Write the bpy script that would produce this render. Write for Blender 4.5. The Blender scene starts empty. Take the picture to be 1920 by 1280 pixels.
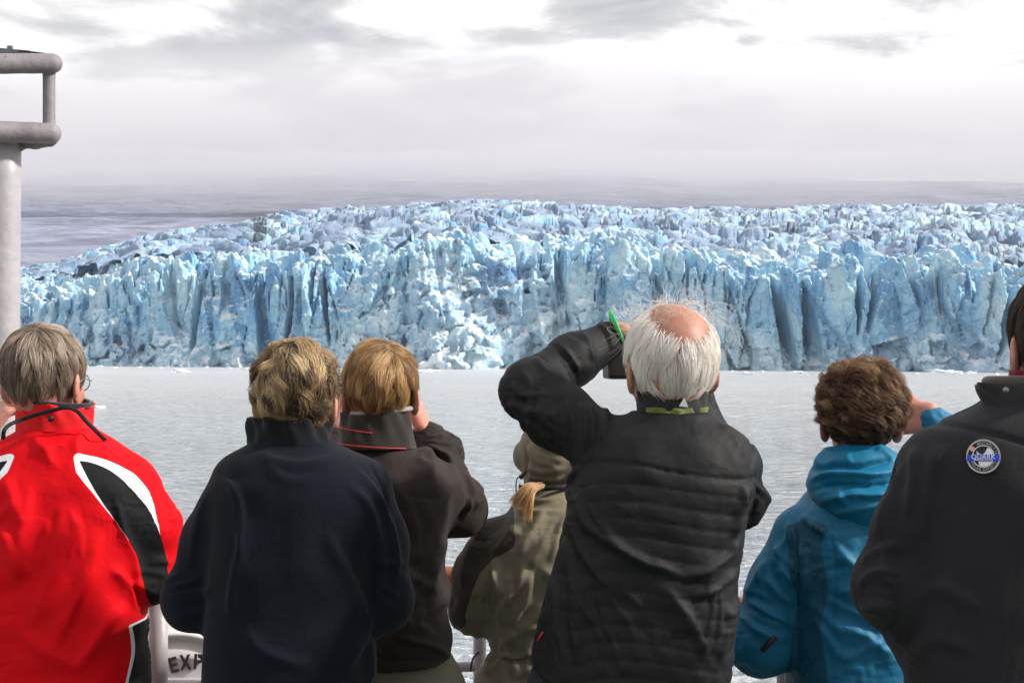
import bpy, bmesh, math, random, time
import numpy as np
T0 = time.time()
PI = math.pi
scene = bpy.context.scene
COL = scene.collection
# ------------------------------------------------------------------ camera, light, exposure
EYE = 1.70                      # camera height over the deck (deck = 0)
FPX = 1920 * 50 / 36.0          # focal length in photo pixels
SEA = -7.5                      # water level
cam_d = bpy.data.cameras.new('camera'); cam = bpy.data.objects.new('camera', cam_d); COL.objects.link(cam)
cam_d.lens = 50; cam_d.sensor_width = 36; cam_d.clip_start = 0.1; cam_d.clip_end = 30000
cam.location = (0, 0, EYE); cam.rotation_euler = (math.radians(90), 0, 0)
scene.camera = cam
SUN_EL, SUN_AZ = math.radians(33), math.radians(97)      # azimuth from +Y (view direction) towards +X
sun_d = bpy.data.lights.new('sun', 'SUN'); sun = bpy.data.objects.new('sun', sun_d); COL.objects.link(sun)
sun_d.energy = 4.6; sun_d.angle = math.radians(4); sun_d.color = (1.0, 0.95, 0.88)
sun.rotation_euler = (PI/2 - SUN_EL, 0, PI - SUN_AZ); sun.location = (40, 30, 60)
scene.view_settings.view_transform = 'Standard'; scene.view_settings.look = 'None'
scene.view_settings.exposure = 0.5; scene.view_settings.gamma = 1.0
scene.cycles.max_bounces = 8; scene.cycles.diffuse_bounces = 4; scene.cycles.glossy_bounces = 3
scene.cycles.volume_bounces = 3; scene.cycles.transparent_max_bounces = 8
scene.cycles.use_denoising = True

class NT:
    """small node-tree helper"""
    def __init__(s, nt): s.nt = nt; nt.nodes.clear()
    def n(s, typ, inp=None, **kw):
        nd = s.nt.nodes.new(typ)
        for k, v in kw.items(): setattr(nd, k, v)
        for k, v in (inp or {}).items():
            if isinstance(v, bpy.types.NodeSocket): s.nt.links.new(v, nd.inputs[k])
            else: nd.inputs[k].default_value = v
        return nd
    def ramp(s, fac, stops, interp='LINEAR'):
        r = s.n('ShaderNodeValToRGB', {'Fac': fac}); cr = r.color_ramp; cr.interpolation = interp
        while len(cr.elements) < len(stops): cr.elements.new(0.5)
        for e, (p, c) in zip(cr.elements, stops):
            e.position = p; e.color = (c, c, c, 1) if not isinstance(c, (tuple, list)) else (*c, 1)
        return r.outputs['Color']
    def noise(s, vec, scale, detail=4, rough=.5, dist=0., lac=2.):
        return s.n('ShaderNodeTexNoise', {'Vector': vec, 'Scale': scale, 'Detail': detail, 'Roughness': rough, 'Distortion': dist, 'Lacunarity': lac}).outputs['Fac']
    def mapv(s, vec, scale=(1,1,1), loc=(0,0,0), rot=(0,0,0)):
        return s.n('ShaderNodeMapping', {'Vector': vec, 'Scale': scale, 'Location': loc, 'Rotation': rot}).outputs[0]
    def mix(s, f, a, b, mode='MIX'):
        m = s.n('ShaderNodeMix', data_type='RGBA', blend_type=mode)
        for i, v in ((0, f), (6, a), (7, b)):
            if isinstance(v, bpy.types.NodeSocket): s.nt.links.new(v, m.inputs[i])
            elif i == 0: m.inputs[0].default_value = v
            else: m.inputs[i].default_value = (*v, 1) if len(v) == 3 else v
        return m.outputs[2]
    def math(s, op, a, b=0., clamp=False):
        m = s.n('ShaderNodeMath', operation=op, use_clamp=clamp)
        for i, v in ((0, a), (1, b)):
            if isinstance(v, bpy.types.NodeSocket): s.nt.links.new(v, m.inputs[i])
            else: m.inputs[i].default_value = v
        return m.outputs[0]
    def attr(s, name, out='Fac'): return s.n('ShaderNodeAttribute', attribute_name=name).outputs[out]
    def bump(s, h, strength, dist, normal=None):
        i = {'Height': h, 'Strength': strength, 'Distance': dist}
        if normal is not None: i['Normal'] = normal
        return s.n('ShaderNodeBump', i).outputs[0]
    def out(s, sh, slot='Surface'):
        o = [x for x in s.nt.nodes if x.type == 'OUTPUT_MATERIAL'] or [s.nt.nodes.new('ShaderNodeOutputMaterial')]
        s.nt.links.new(sh, o[0].inputs[slot])
def mat(name):
    m = bpy.data.materials.new(name); m.use_nodes = True
    t = NT(m.node_tree); return m, t
def geo(t): return t.n('ShaderNodeNewGeometry').outputs['Position']
def objco(t): return t.n('ShaderNodeTexCoord').outputs['Object']

# ------------------------------------------------------------------ world: thin blue sky behind streaky bright cloud
world = bpy.data.worlds.new('World'); scene.world = world; world.use_nodes = True
w = NT(world.node_tree)
sky = w.n('ShaderNodeTexSky', sky_type='NISHITA', sun_disc=False)
sky.sun_elevation = SUN_EL; sky.sun_rotation = SUN_AZ; sky.air_density = 1.0; sky.dust_density = 2.0
tc = w.n('ShaderNodeTexCoord').outputs['Generated']
sep = w.n('ShaderNodeSeparateXYZ', {'Vector': tc})
az = w.math('ARCTAN2', sep.outputs[0], sep.outputs[1])      # 0 straight ahead, + to the right
el = w.math('ARCSINE', sep.outputs[2])
cv = w.n('ShaderNodeCombineXYZ', {'X': az, 'Y': el, 'Z': 0.0}).outputs[0]
n1 = w.noise(w.mapv(cv, scale=(3.4, 13, 1), rot=(0, 0, math.radians(15))), 1.4, 7, .55, .5)
n1b = w.noise(w.mapv(cv, scale=(3.0, 8, 1), loc=(3.3, 1.7, 0), rot=(0, 0, math.radians(8))), 3.0, 8, .6, .6)
nlow = w.noise(w.mapv(cv, scale=(2.6, 5, 1), loc=(7.1, 0.4, 0)), 1.6, 2, .5)
st_ = w.math('ADD', w.math('MULTIPLY', w.math('SUBTRACT', n1, .5), 5.5), w.math('ADD', w.math('MULTIPLY', w.math('SUBTRACT', n1b, .5), 3.0), w.math('MULTIPLY', w.math('SUBTRACT', nlow, .5), 1.6)))
band = w.ramp(el, [(0.0, .82), (.100, .82), (.135, .40), (.155, .22), (.185, .40), (.21, .36), (.232, .56), (.27, .5), (.34, .10), (1, .0)])
glow = w.ramp(w.math('ADD', w.math('MULTIPLY', az, 1.0), .5), [(0., .10), (.2, .0), (.5, .02), (.72, .30), (.85, .28), (1, .0)])
cover = w.math('SUBTRACT', w.math('ADD', band, st_), w.math('ADD', glow, .10), True)
ccol = w.ramp(cover, [(0., (.80, .79, .785)), (.25, (.58, .575, .57)), (.5, (.36, .36, .37)), (.8, (.26, .265, .28)), (1., (.20, .205, .225))])
bg_sky = w.n('ShaderNodeBackground', {'Color': sky.outputs[0], 'Strength': 0.12})
bg_cl = w.n('ShaderNodeBackground', {'Color': ccol, 'Strength': 1.0})
mx = w.n('ShaderNodeMixShader', {0: 0.94}); w.nt.links.new(bg_sky.outputs[0], mx.inputs[1]); w.nt.links.new(bg_cl.outputs[0], mx.inputs[2])
wo = w.n('ShaderNodeOutputWorld'); w.nt.links.new(mx.outputs[0], wo.inputs['Surface'])

# ------------------------------------------------------------------ mesh + noise helpers
def tag(o, label=None, cat=None, group=None, kind=None):
    if label: o['label'] = label
    if cat: o['category'] = cat
    if group: o['group'] = group
    if kind: o['kind'] = kind
    return o
def mesh_obj(name, V, F, material, parent=None, origin=(0, 0, 0), smooth=True, attrs=None):
    """F: (m,4) or (m,3) int array, or list of such arrays"""
    V = np.asarray(V, np.float32) - np.asarray(origin, np.float32)
    Fs = [np.asarray(f, np.int64) for f in (F if isinstance(F, (list, tuple)) else [F])]
    Fs = [f for f in Fs if len(f)]
    me = bpy.data.meshes.new(name); me.vertices.add(len(V)); me.vertices.foreach_set('co', V.ravel())
    loops = np.concatenate([f.ravel() for f in Fs]); tot = np.concatenate([np.full(len(f), f.shape[1]) for f in Fs])
    start = np.concatenate([[0], np.cumsum(tot)[:-1]])
    me.loops.add(len(loops)); me.loops.foreach_set('vertex_index', loops.astype(np.int32))
    me.polygons.add(len(tot)); me.polygons.foreach_set('loop_start', start.astype(np.int32))
    me.polygons.foreach_set('use_smooth', np.full(len(tot), bool(smooth)))
    for k, a in (attrs or {}).items():
        at = me.attributes.new(k, 'FLOAT', 'POINT'); at.data.foreach_set('value', np.asarray(a, np.float32))
    me.update(calc_edges=True); me.validate(clean_customdata=False)
    if material: me.materials.append(material)
    o = bpy.data.objects.new(name, me); COL.objects.link(o)
    o.location = origin
    if parent: o.parent = parent; o.location = np.asarray(origin) - np.asarray(parent.location)
    return o
def smooth01(x): x = np.clip(x, 0, 1); return x * x * (3 - 2 * x)
def latt(shape, cell, seed, dims=None):
    """smooth value noise on a regular grid (-1..1), cell = feature size in samples per axis"""
    rng = np.random.default_rng(seed)
    n = [int(s / c) + 4 for s, c in zip(shape, cell)]
    g = rng.uniform(-1, 1, n).astype(np.float32)
    for ax, (s, c) in enumerate(zip(shape, cell)):
        x = np.arange(s) / c + .5; i = x.astype(int); t = (x - i).astype(np.float32)
        W = np.zeros((s, n[ax]), np.float32); r = np.arange(s)
        W[r, i] += (1-t)**3/6; W[r, i+1] += (3*t**3-6*t**2+4)/6; W[r, i+2] += (-3*t**3+3*t**2+3*t+1)/6; W[r, np.minimum(i+3, n[ax]-1)] += t**3/6
        g = np.moveaxis(np.tensordot(W, g, (1, ax)), 0, ax)
    return g * 1.6
def fbm(shape, cell, seed, octs=4, gain=.5):
    out = 0; a = 1.; 
    for o in range(octs):
        c = [max(x / 2**o, 1.01) for x in cell]
        out = out + a * latt(shape, c, seed + o * 17); a *= gain
    return out
_P = np.random.default_rng(5).permutation(4096)
def hsh(*ks):
    h = np.zeros_like(ks[0]) if not np.isscalar(ks[0]) else 0
    for i, k in enumerate(ks): h = _P[(h + k + i * 131) & 4095]
    return h
def worley(pts, seed=0):
    """pts (n,dim) -> F1, F2, id hash"""
    dim = pts.shape[1]; vec = np.zeros((len(pts), dim), np.float32); base = np.floor(pts).astype(np.int64); F1 = np.full(len(pts), 9., np.float32); F2 = F1.copy(); ID = np.zeros(len(pts), np.int64)
    import itertools
    for off in itertools.product((-1, 0, 1), repeat=dim):
        c = base + np.array(off); h = hsh(*[c[:, k] for k in range(dim)], np.full(len(pts), seed))
        d = 0; vv = []
        for k in range(dim):
            j = _P[(h + 37 * (k + 1)) & 4095] / 4096.
            q = (pts[:, k] - (c[:, k] + .12 + .76 * j)).astype(np.float32); vv.append(q); d = d + q * q
        d = np.sqrt(d).astype(np.float32)
        m = d < F1; vec[m] = np.stack(vv, 1)[m]; F2 = np.where(m, F1, np.minimum(F2, d)); ID = np.where(m, h, ID); F1 = np.where(m, d, F1)
    fac = sum(vec[:, k] * (_P[(ID + 51 * (k + 2)) & 4095] / 2048. - 1) for k in range(dim))      # a tilted plane per cell: angular blocks
    return F1, F2, _P[(ID + 9) & 4095] / 4096., fac
def noise3(P, scale, seed=0, octs=1, gain=.5):
    """gradient-free value noise at arbitrary points (n,3)"""
    out = 0; a = 1.
    for o in range(octs):
        q = P * scale * 2**o + 17.3 * (o + 1) + seed * 3.1; b = np.floor(q).astype(np.int64); t = q - b; t = t*t*t*(t*(t*6-15)+10); v = 0
        for dx in (0, 1):
            for dy in (0, 1):
                for dz in (0, 1):
                    h = hsh(b[:, 0]+dx, b[:, 1]+dy, b[:, 2]+dz, np.full(len(P), seed)) / 2047.5 - 1
                    v = v + h * (t[:, 0] if dx else 1-t[:, 0]) * (t[:, 1] if dy else 1-t[:, 1]) * (t[:, 2] if dz else 1-t[:, 2])
        out = out + a * v; a *= gain
    return out
def snets(f, origin, h):
    """surface nets; f>0 inside. returns V, quads"""
    s = f > 0; nx, ny, nz = f.shape; shp = np.array([nx-1, ny-1, nz-1])
    ids, pos, signs = [], [], []
    for ax in range(3):
        sl0 = [slice(None)]*3; sl1 = [slice(None)]*3; sl0[ax] = slice(0, -1); sl1[ax] = slice(1, None)
        I = np.argwhere(s[tuple(sl0)] != s[tuple(sl1)])
        o1, o2 = (ax + 1) % 3, (ax + 2) % 3
        ok = (I[:, o1] > 0) & (I[:, o2] > 0) & (I[:, o1] < f.shape[o1]-1) & (I[:, o2] < f.shape[o2]-1); I = I[ok]
        J = I.copy(); J[:, ax] += 1
        f0 = f[I[:, 0], I[:, 1], I[:, 2]]; f1 = f[J[:, 0], J[:, 1], J[:, 2]]
        p = I.astype(np.float32); p[:, ax] += f0 / (f0 - f1)
        q = []
        for a, b in ((-1, -1), (0, -1), (0, 0), (-1, 0)):
            c = I.copy(); c[:, o1] += a; c[:, o2] += b
            q.append((c[:, 0] * shp[1] + c[:, 1]) * shp[2] + c[:, 2])
        q = np.stack(q, 1); neg = f0 <= 0; q[neg] = q[neg][:, ::-1]
        ids.append(q); pos.append(p)
    Q = np.concatenate(ids); P = np.concatenate(pos)
    u, inv = np.unique(Q.ravel(), return_inverse=True); inv = inv.reshape(-1)
    cnt = np.bincount(inv)
    V = np.stack([np.bincount(inv, np.repeat(P[:, k], 4)) / cnt for k in range(3)], 1)
    return V * h + np.asarray(origin), inv.reshape(-1, 4)

# ------------------------------------------------------------------ glacier
def yfront(x): return 490 - .36 * x + 7 * np.sin(x / 38. + .6) + 4 * np.sin(x / 17.)
def px2s(px):   # photo column -> world x on the front
    x = (px - 960) / FPX * 490.
    for _ in range(12): x = (px - 960) / FPX * yfront(x)
    return x
crest_px = [(-250, 545), (35, 524), (100, 518), (160, 514), (230, 500), (290, 482), (335, 470), (380, 478), (430, 470), (480, 474), (530, 479), (560, 470), (600, 465),
            (650, 462), (700, 470), (760, 462), (850, 436), (900, 440), (960, 450), (1050, 444), (1100, 441), (1170, 432), (1220, 444), (1300, 450), (1350, 465),
            (1400, 461), (1470, 466), (1500, 478), (1560, 463), (1610, 460), (1660, 486), (1700, 468), (1780, 456), (1820, 482), (1860, 474), (1920, 486), (2200, 480)]
sky_px = [(-250, 535, 70), (35, 509, 75), (100, 498, 85), (200, 476, 100), (300, 452, 130), (340, 444, 170), (430, 438, 210), (475, 436, 240), (500, 426, 330), (600, 419, 400), (700, 409, 430),
          (860, 396, 450), (1000, 400, 470), (1200, 412, 500), (1400, 413, 560), (1600, 406, 600), (1920, 400, 640), (2200, 398, 640)]
cs = np.array([px2s(p) for p, _ in crest_px]); cz = np.array([EYE + (640 - y) / FPX * yfront(s) for (p, y), s in zip(crest_px, cs)])
def crest(x): return np.interp(x, cs, cz)
ks = np.array([px2s(p) for p, _, _ in sky_px]); kd = np.array([d for _, _, d in sky_px]); kz = np.array([640 - y for _, y, _ in sky_px])
def topz(ang_s, y):
    """smooth glacier surface height for the column whose front point is ang_s, at world depth y"""
    yf = yfront(ang_s); dfar = np.interp(ang_s, ks, kd); zf = EYE + np.interp(ang_s, ks, kz) / FPX * (yf + dfar)
    c = crest(ang_s) - 8.0; t = (y - yf) / dfar
    e = np.where(t < 1, 1 - (1 - np.clip(t, 0, 1)) ** 1.35, 1 - .6 * (np.clip(t, 1, 9) - 1) ** 1.1 * 2)
    return c + (zf - c) * e
VX = .5
SX0, SX1, D0, D1, Z0, Z1 = -285., 250., -28., 46., SEA - 1., 46.
nx, nd, nz = int((SX1-SX0)/VX), int((D1-D0)/VX), int((Z1-Z0)/VX)
S = SX0 + np.arange(nx) * VX; Dd = D0 + np.arange(nd) * VX; Zz = Z0 + np.arange(nz) * VX
pxs = 960 + FPX * S / yfront(S)
# face position F(s,z)
S2, Z2 = np.meshgrid(S, Zz, indexing='ij'); sh2 = S2.shape
warp = fbm(sh2, (50, 60), 3, 4) * 5.0
lean = latt(sh2, (90, 200), 8) * 4
F1, F2, idp, fp = [a.reshape(sh2) for a in worley(np.stack([(S2 + warp + lean + .12*Z2).ravel() / 12.5, Z2.ravel() / 70. + 3.2], 1), 1)]
G1, G2, idg, fg = [a.reshape(sh2) for a in worley(np.stack([(S2 + warp*.8).ravel() / 4.6, Z2.ravel() / 13. + 9], 1), 2)]
tal = np.interp(pxs, [-200, 35, 200, 330, 420, 640, 700, 820, 1000, 1100, 1160, 1330, 1420, 1480, 1600, 1680, 1900, 2200], [8, 9, 9, 6, 3, 4, 12, 19, 18, 14, 9, 5, 2.5, 2, 3, 7, 9, 9])[:, None]
talh = np.interp(pxs, [-200, 35, 200, 330, 420, 640, 700, 820, 1000, 1100, 1160, 1330, 1420, 1600, 1680, 1900, 2200], [17, 18, 20, 12, 8, 9, 28, 36, 35, 26, 19, 13, 8, 8, 13, 17, 15])[:, None]
hgt = Z2 - SEA
pil = np.interp(pxs, [35, 300, 350, 650, 700, 1020, 1080, 2200], [.30, .45, 1., 1., .22, .20, 1., 1.])[:, None]
Pr = pil * (5.2 * (1 - F1 * 1.3) + 8.0 * (idp - .5) + 5.0 * fp) + .5 * (1 - 1.3 * G1) + .8 * (idg - .5) + 1.5 * fg
# long cracks and crevices running down the face, each with its own lean, wander and depth
rng = np.random.default_rng(77); wand = fbm((40, nz), (1.01, 34), 71, 3)
for k in range(230):
    s0 = rng.uniform(SX0, SX1); big_c = rng.random() < .30
    wd = rng.uniform(1.1, 3.2) if big_c else rng.uniform(.35, .7); dp = rng.uniform(6, 13) if big_c else rng.uniform(1.2, 3.5)
    zt_ = 99 if rng.random() < .7 else rng.uniform(14, 34); zb_ = rng.uniform(4, 30) * (1 if rng.random() < .8 else 0)
    line = s0 + rng.uniform(-.35, .35) * (Zz - SEA - 20) + 2.6 * wand[k % 40] * rng.uniform(-1.3, 1.3)
    hh_ = Zz - SEA; prof = smooth01((hh_ - zb_) / 9) * smooth01((zt_ - hh_) / 6); wz = wd * (.35 + .65 * smooth01((hh_ - zb_) / 26))
    a = max(int((s0 - 22 - SX0) / VX), 0); b = min(int((s0 + 22 - SX0) / VX), nx)
    if b <= a: continue
    x = np.abs(S2[a:b] - line[None]) / wz[None]
    pf = np.interp(960 + FPX * s0 / yfront(s0), [300, 350, 660, 700, 1020, 1080], [.4, 1, 1, .15, .15, 1])
    Pr[a:b] -= dp * pf * prof[None] * np.clip(1 - x, 0, 1) ** .7
Pr += 6.0 * latt(sh2, (80, 110), 21) + 4.5 * latt(sh2, (30, 90), 22) + 2.2 * fbm(sh2, (24, 28), 24, 5, .55)
Pr -= .13 * (hgt - 20); Pr -= 4.5 * smooth01((latt(sh2, (26, 300), 61) - .25) / .5) * pil * smooth01((hgt - 8) / 20)
tw = np.clip(1 - hgt / (talh * (1 + .35 * latt(sh2, (30, 400), 31))), 0, 1)
Pr += tal * tw ** 1.15 * (1 + .35 * fbm(sh2, (22, 18), 33, 3))
Pr = np.minimum(Pr, 21)
# low caves / undercut at the waterline
for cpx, hw, hh, dp in ((240, 13, 13, 7), (400, 5, 6, 3), (1010, 6, 10, 5), (1385, 5, 17, 6), (505, 2.2, 34, 7), (1005, 3, 30, 4), (1240, 2, 24, 4), (1530, 2.5, 22, 6), (1480, 2.2, 34, 6)):
    sc_ = px2s(cpx); rr = ((S2 - sc_ + .12 * hgt) / hw) ** 2 + (hgt / hh) ** 2
    Pr -= dp * smooth01(1.4 - rr)
# upper height H(s,d)
S3, D3 = np.meshgrid(S, Dd, indexing='ij'); shd = S3.shape
w3 = fbm(shd, (40, 40), 41, 3) * 4
A1, A2, ida, fa = [a.reshape(shd) for a in worley(np.stack([(S3 + w3).ravel() / 9.5, (D3 - w3*.7).ravel() / 7. + 30], 1), 4)]
B1, B2, idb, fb = [a.reshape(shd) for a in worley(np.stack([(S3 + w3).ravel() / 3.6, D3.ravel() / 3.0 + 60], 1), 5)]
jag = np.interp(pxs, [35, 250, 400, 1020, 1100, 1300, 2200], [.55, .7, 1, 1, .8, 1, 1])[:, None]
_pg = np.linspace(-900, 2900, 500); _sg = np.array([px2s(q_) for q_ in _pg]); ang = np.interp(960 + FPX * S3 / (yfront(S3) + D3), _pg, _sg)
H = topz(ang, yfront(S3) + D3 + (yfront(ang) - yfront(S3)) * 0) + jag * (6.0 * (ida - .58) - 4.0 * A1 ** 1.6 + 6 * fa + 2.2) + 1.7 * (idb - .5) - 1.0 * B1 + 2.4 * fb + .6
H -= 8 * smooth01((.13 - (A2 - A1)) / .13) * smooth01(1 - D3 / 30) + 2.5 * smooth01((.12 - (A2 - A1)) / .12)
H += 1.2 * fbm(shd, (14, 14), 47, 3) + 3.2 * latt(shd, (22, 60), 48) * jag * smooth01(1.2 - D3 / 30)
H -= 7 * smooth01((D3 - 37) / 7)
# rounding of the brink
f = np.minimum((H[:, :, None] - Zz[None, None, :]), (Dd[None, :, None] + Pr[:, None, :]) * .8).astype(np.float32)
f += .9 * latt(f.shape, (9, 9, 7), 51) + .55 * latt(f.shape, (4.2, 4.2, 3.4), 52)
bandm = np.abs(f) < 2.6
I = np.argwhere(bandm); PP = np.stack([S[I[:, 0]], Dd[I[:, 1]], Zz[I[:, 2]]], 1)
wp = noise3(PP, .22, 3)[:, None] * np.array([1.2, 1., .8])
c1, c2, cid, cf = worley((PP + wp) / np.array([3.1, 3.1, 3.7]), 7)
k1, k2, kid, kf = worley((PP + wp * 2) / np.array([7.5, 7.5, 6.5]) + 20, 17); twl = np.clip(tw[I[:, 0], I[:, 2]] * 3, 0, 1)
f[bandm] += ((.5 + 1.9 * twl) * (.5 - .9 * k1 + 1.6 * kf + .9 * (kid - .5))).astype(np.float32)
amp = .6 + 1.0 * np.clip(tw[I[:, 0], I[:, 2]] * 3, 0, 1)
f[bandm] += (amp * (.5 - .75 * c1 + 1.5 * cf) + .8 * (cid - .5)).astype(np.float32)
e1, e2, eid, ef = worley(PP / 1.35 + 40, 8)
f[bandm] += (.2 * amp * (.5 - .8 * e1 + 1.8 * ef)).astype(np.float32)
del c1, c2, e1, e2
f[:, :, 0] = -1; f[:, -1, :] = -1; f[0] = -1; f[-1] = -1
V, Q = snets(f, (SX0, D0, Z0), VX)
Vg = V.copy(); Vg[:, 1] += yfront(V[:, 0])
talA = np.interp(V[:, 0], S, tal[:, 0]); talhA = np.interp(V[:, 0], S, talh[:, 0])
rub = np.clip(1.25 - (V[:, 2] - SEA) / talhA, 0, 1)
# --- ice material (weathered white crust, blue glacial ice, dirt veins)
def ice_mat(name, far=False):
    m, t = mat(name); P = geo(t)
    nb = t.noise(t.mapv(P, scale=(1, 1, .45)), .045, 5, .55, .6)
    nm = t.noise(t.mapv(P, scale=(1, 1, .35)), .22, 6, .6, .8)
    nf = t.noise(P, 1.3, 5, .65)
    nz_ = t.n('ShaderNodeSeparateXYZ', {'Vector': t.n('ShaderNodeNewGeometry').outputs['Normal']}).outputs[2]
    fac = t.math('ADD', t.math('MULTIPLY', nb, .55), t.math('MULTIPLY', nm, .45))
    base = t.ramp(fac, [(.38, (.06, .27, .53)), (.455, (.17, .45, .70)), (.53, (.37, .64, .80)), (.66, (.63, .79, .87))])
    base = t.mix(t.ramp(nf, [(.42, 0.), (.72, .42 if not far else .15)]), base, (.76, .84, .88))
    if not far:
        rb = t.attr('rubble')
        base = t.mix(t.math('MULTIPLY', rb, .35), base, (.70, .80, .87))
    snow = t.ramp(t.math('ADD', nz_, t.math('MULTIPLY', t.math('SUBTRACT', nf, .5), .8)), [(.50, 0.), (.84, .92 if not far else .42)])
    base = t.mix(snow, base, (.86, .88, .90))
    dirt = t.noise(t.mapv(P, scale=(1, 1, .25)), .16, 8, .72, 1.5)
    dl = t.ramp(t.math('ABSOLUTE', t.math('SUBTRACT', dirt, .5)), [(0., .75), (.012, .0)])
    dm = t.ramp(t.noise(P, .035, 3, .5), [(.45, 0.), (.62, 1.)])
    base = t.mix(t.math('MULTIPLY', dl, dm), base, (.20, .19, .19))
    if far:
        d2 = t.noise(t.mapv(P, scale=(.5, 1, 1)), .06, 6, .6, .5)
        base = t.mix(t.ramp(d2, [(.38, 0.), (.56, .85)]), base, (.19, .25, .39))
    b1 = t.bump(t.noise(P, .9, 8, .68, .3), .9, .9)
    b2 = t.bump(t.noise(t.mapv(P, scale=(1, 1, .35)), 3.2, 4, .6), .5, .25, b1)
    bs = t.n('ShaderNodeBsdfPrincipled', {'Base Color': base, 'Roughness': .5, 'Normal': b2, 'Specular IOR Level': .35})
    t.out(bs.outputs[0]); return m
M_ICE = ice_mat('glacier_ice'); M_ICEF = ice_mat('glacier_ice_far', True)
tag(mesh_obj('glacier_front', Vg, Q, M_ICE, smooth=True, attrs={'rubble': rub}), kind='structure')
print('front', len(Vg), round(time.time()-T0, 1)); del f, bandm, I, PP
# --- crevassed surface behind the front, laid out by view column so rows stay fine far away
px = np.linspace(-420, 2400, 1500); sA = np.array([px2s(p) for p in np.linspace(-420, 2400, 300)]); sA = np.interp(px, np.linspace(-420, 2400, 300), sA)
nr = 520; tt = np.linspace(0, 1, nr) ** 1.25
dfar = np.interp(sA, ks, kd)
Yg = (yfront(sA) + 34)[:, None] + (np.maximum(dfar * 1.25 - 30, 30))[:, None] * tt[None, :] * 1.15
ratio = (px - 960) / FPX; Xg = ratio[:, None] * Yg
Zs = topz(np.repeat(sA[:, None], nr, 1), Yg)
PT = np.stack([Xg.ravel(), Yg.ravel()], 1)
wq = np.stack([noise3(np.c_[PT, np.zeros(len(PT))], .03, k, 3) for k in (1, 2)], 1) * 9
dep = (PT[:, 1] - np.repeat(yfront(sA) , nr))
cell = 1.0 / np.array([10.5, 9.])
a1, a2, ia, fa = worley((PT + wq) * cell, 11)
b1, b2, ib, fb = worley((PT + wq) * cell * 2.3 + 50, 12)
ridg = noise3(np.c_[PT * [.5, 1.], np.zeros(len(PT))], .03, 8, 4)
big = noise3(np.c_[PT, np.zeros(len(PT))], .012, 9, 3)
fade = 1 - .45 * smooth01((dep - 150) / 300)
hh = (5.5 * (ia - .5) - 2.5 * a1 ** 1.3 + 4.5 * fa + 1.6 * (ib - .5) - 1.0 * b1 + 1.8 * fb - 5. * smooth01((.16 - (a2 - a1)) / .16)) * fade + 2.5 * ridg + 2.5 * big + 2.6
Zt = Zs + hh.reshape(Zs.shape) * np.interp(px, [0, 300, 500, 700], [.5, .7, .9, 1.])[:, None]
def grid_faces(n, m):
    i = np.arange(n-1)[:, None] * m + np.arange(m-1)[None, :]
    return np.stack([i, i + m, i + m + 1, i + 1], -1).reshape(-1, 4)
tag(mesh_obj('glacier_surface', np.stack([Xg, Yg, Zt], -1).reshape(-1, 3), grid_faces(len(px), nr), M_ICEF), kind='structure')
# --- snow slopes behind, climbing into the cloud
px = np.linspace(-700, 2700, 560); nr = 420; Yr = 680 * (7000 / 680.) ** np.linspace(0, 1, nr)
Xh = ((px - 960) / FPX)[:, None] * Yr[None]; Yh = np.broadcast_to(Yr, Xh.shape)
yy = np.interp(np.log(Yr), np.log([680, 740, 900, 1300, 1900, 2800, 4000, 6000, 9000]), [530, 505, 470, 440, 405, 352, 318, 292, 285])
zb = EYE + (640 - yy) / FPX * Yr
Q3 = np.c_[Xh.ravel(), Yh.ravel(), np.zeros(Xh.size)]
zn = noise3(Q3, .0011, 3, 5) * .009 * Q3[:, 1] * smooth01((Q3[:, 1] - 700) / 2500) + noise3(Q3 * [.8, 1, 1], .006, 4, 5) * 5
Zh = zb[None] + zn.reshape(Xh.shape)
m, t = mat('snow_slope'); P = geo(t)
st = t.noise(t.mapv(P, scale=(.6, 1., 2.2), rot=(0, 0, .15)), .012, 10, .72, 1.6)
st2 = t.noise(t.mapv(P, scale=(.8, .8, 1), rot=(0, 0, .6)), .0022, 6, .6, .8)
st3 = t.noise(t.mapv(P, scale=(1., .8, 2.), rot=(0, 0, .7)), .006, 9, .72, 1.2)
c = t.mix(t.ramp(st2, [(.40, 0.), (.60, .85)]), (.27, .31, .45), (.15, .175, .27))
c = t.mix(t.ramp(st, [(.46, 0.), (.56, .9)]), c, (.10, .105, .155)); st4 = t.noise(t.mapv(P, scale=(.7, 1., 2.5), rot=(0, 0, -.3)), .035, 8, .75, 1.8); c = t.mix(t.ramp(st4, [(.48, 0.), (.60, .7)]), c, (.085, .09, .14))
zz_ = t.n('ShaderNodeSeparateXYZ', {'Vector': P}).outputs[2]
hi = t.math('ADD', t.math('DIVIDE', zz_, 700.), t.math('MULTIPLY', t.math('SUBTRACT', st2, .5), .5))
c = t.mix(t.ramp(hi, [(.25, 0.), (1., 1.)]), c, (.70, .70, .74))
c = t.mix(t.ramp(st3, [(.5, 0.), (.68, .6)]), c, (.42, .42, .50))
t.out(t.n('ShaderNodeBsdfPrincipled', {'Base Color': c, 'Roughness': .85, 'Normal': t.bump(st, .35, 8)}).outputs[0])
tag(mesh_obj('hills', np.stack([Xh, Yh, Zh], -1).reshape(-1, 3), grid_faces(len(px), nr), m), kind='structure')

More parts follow.
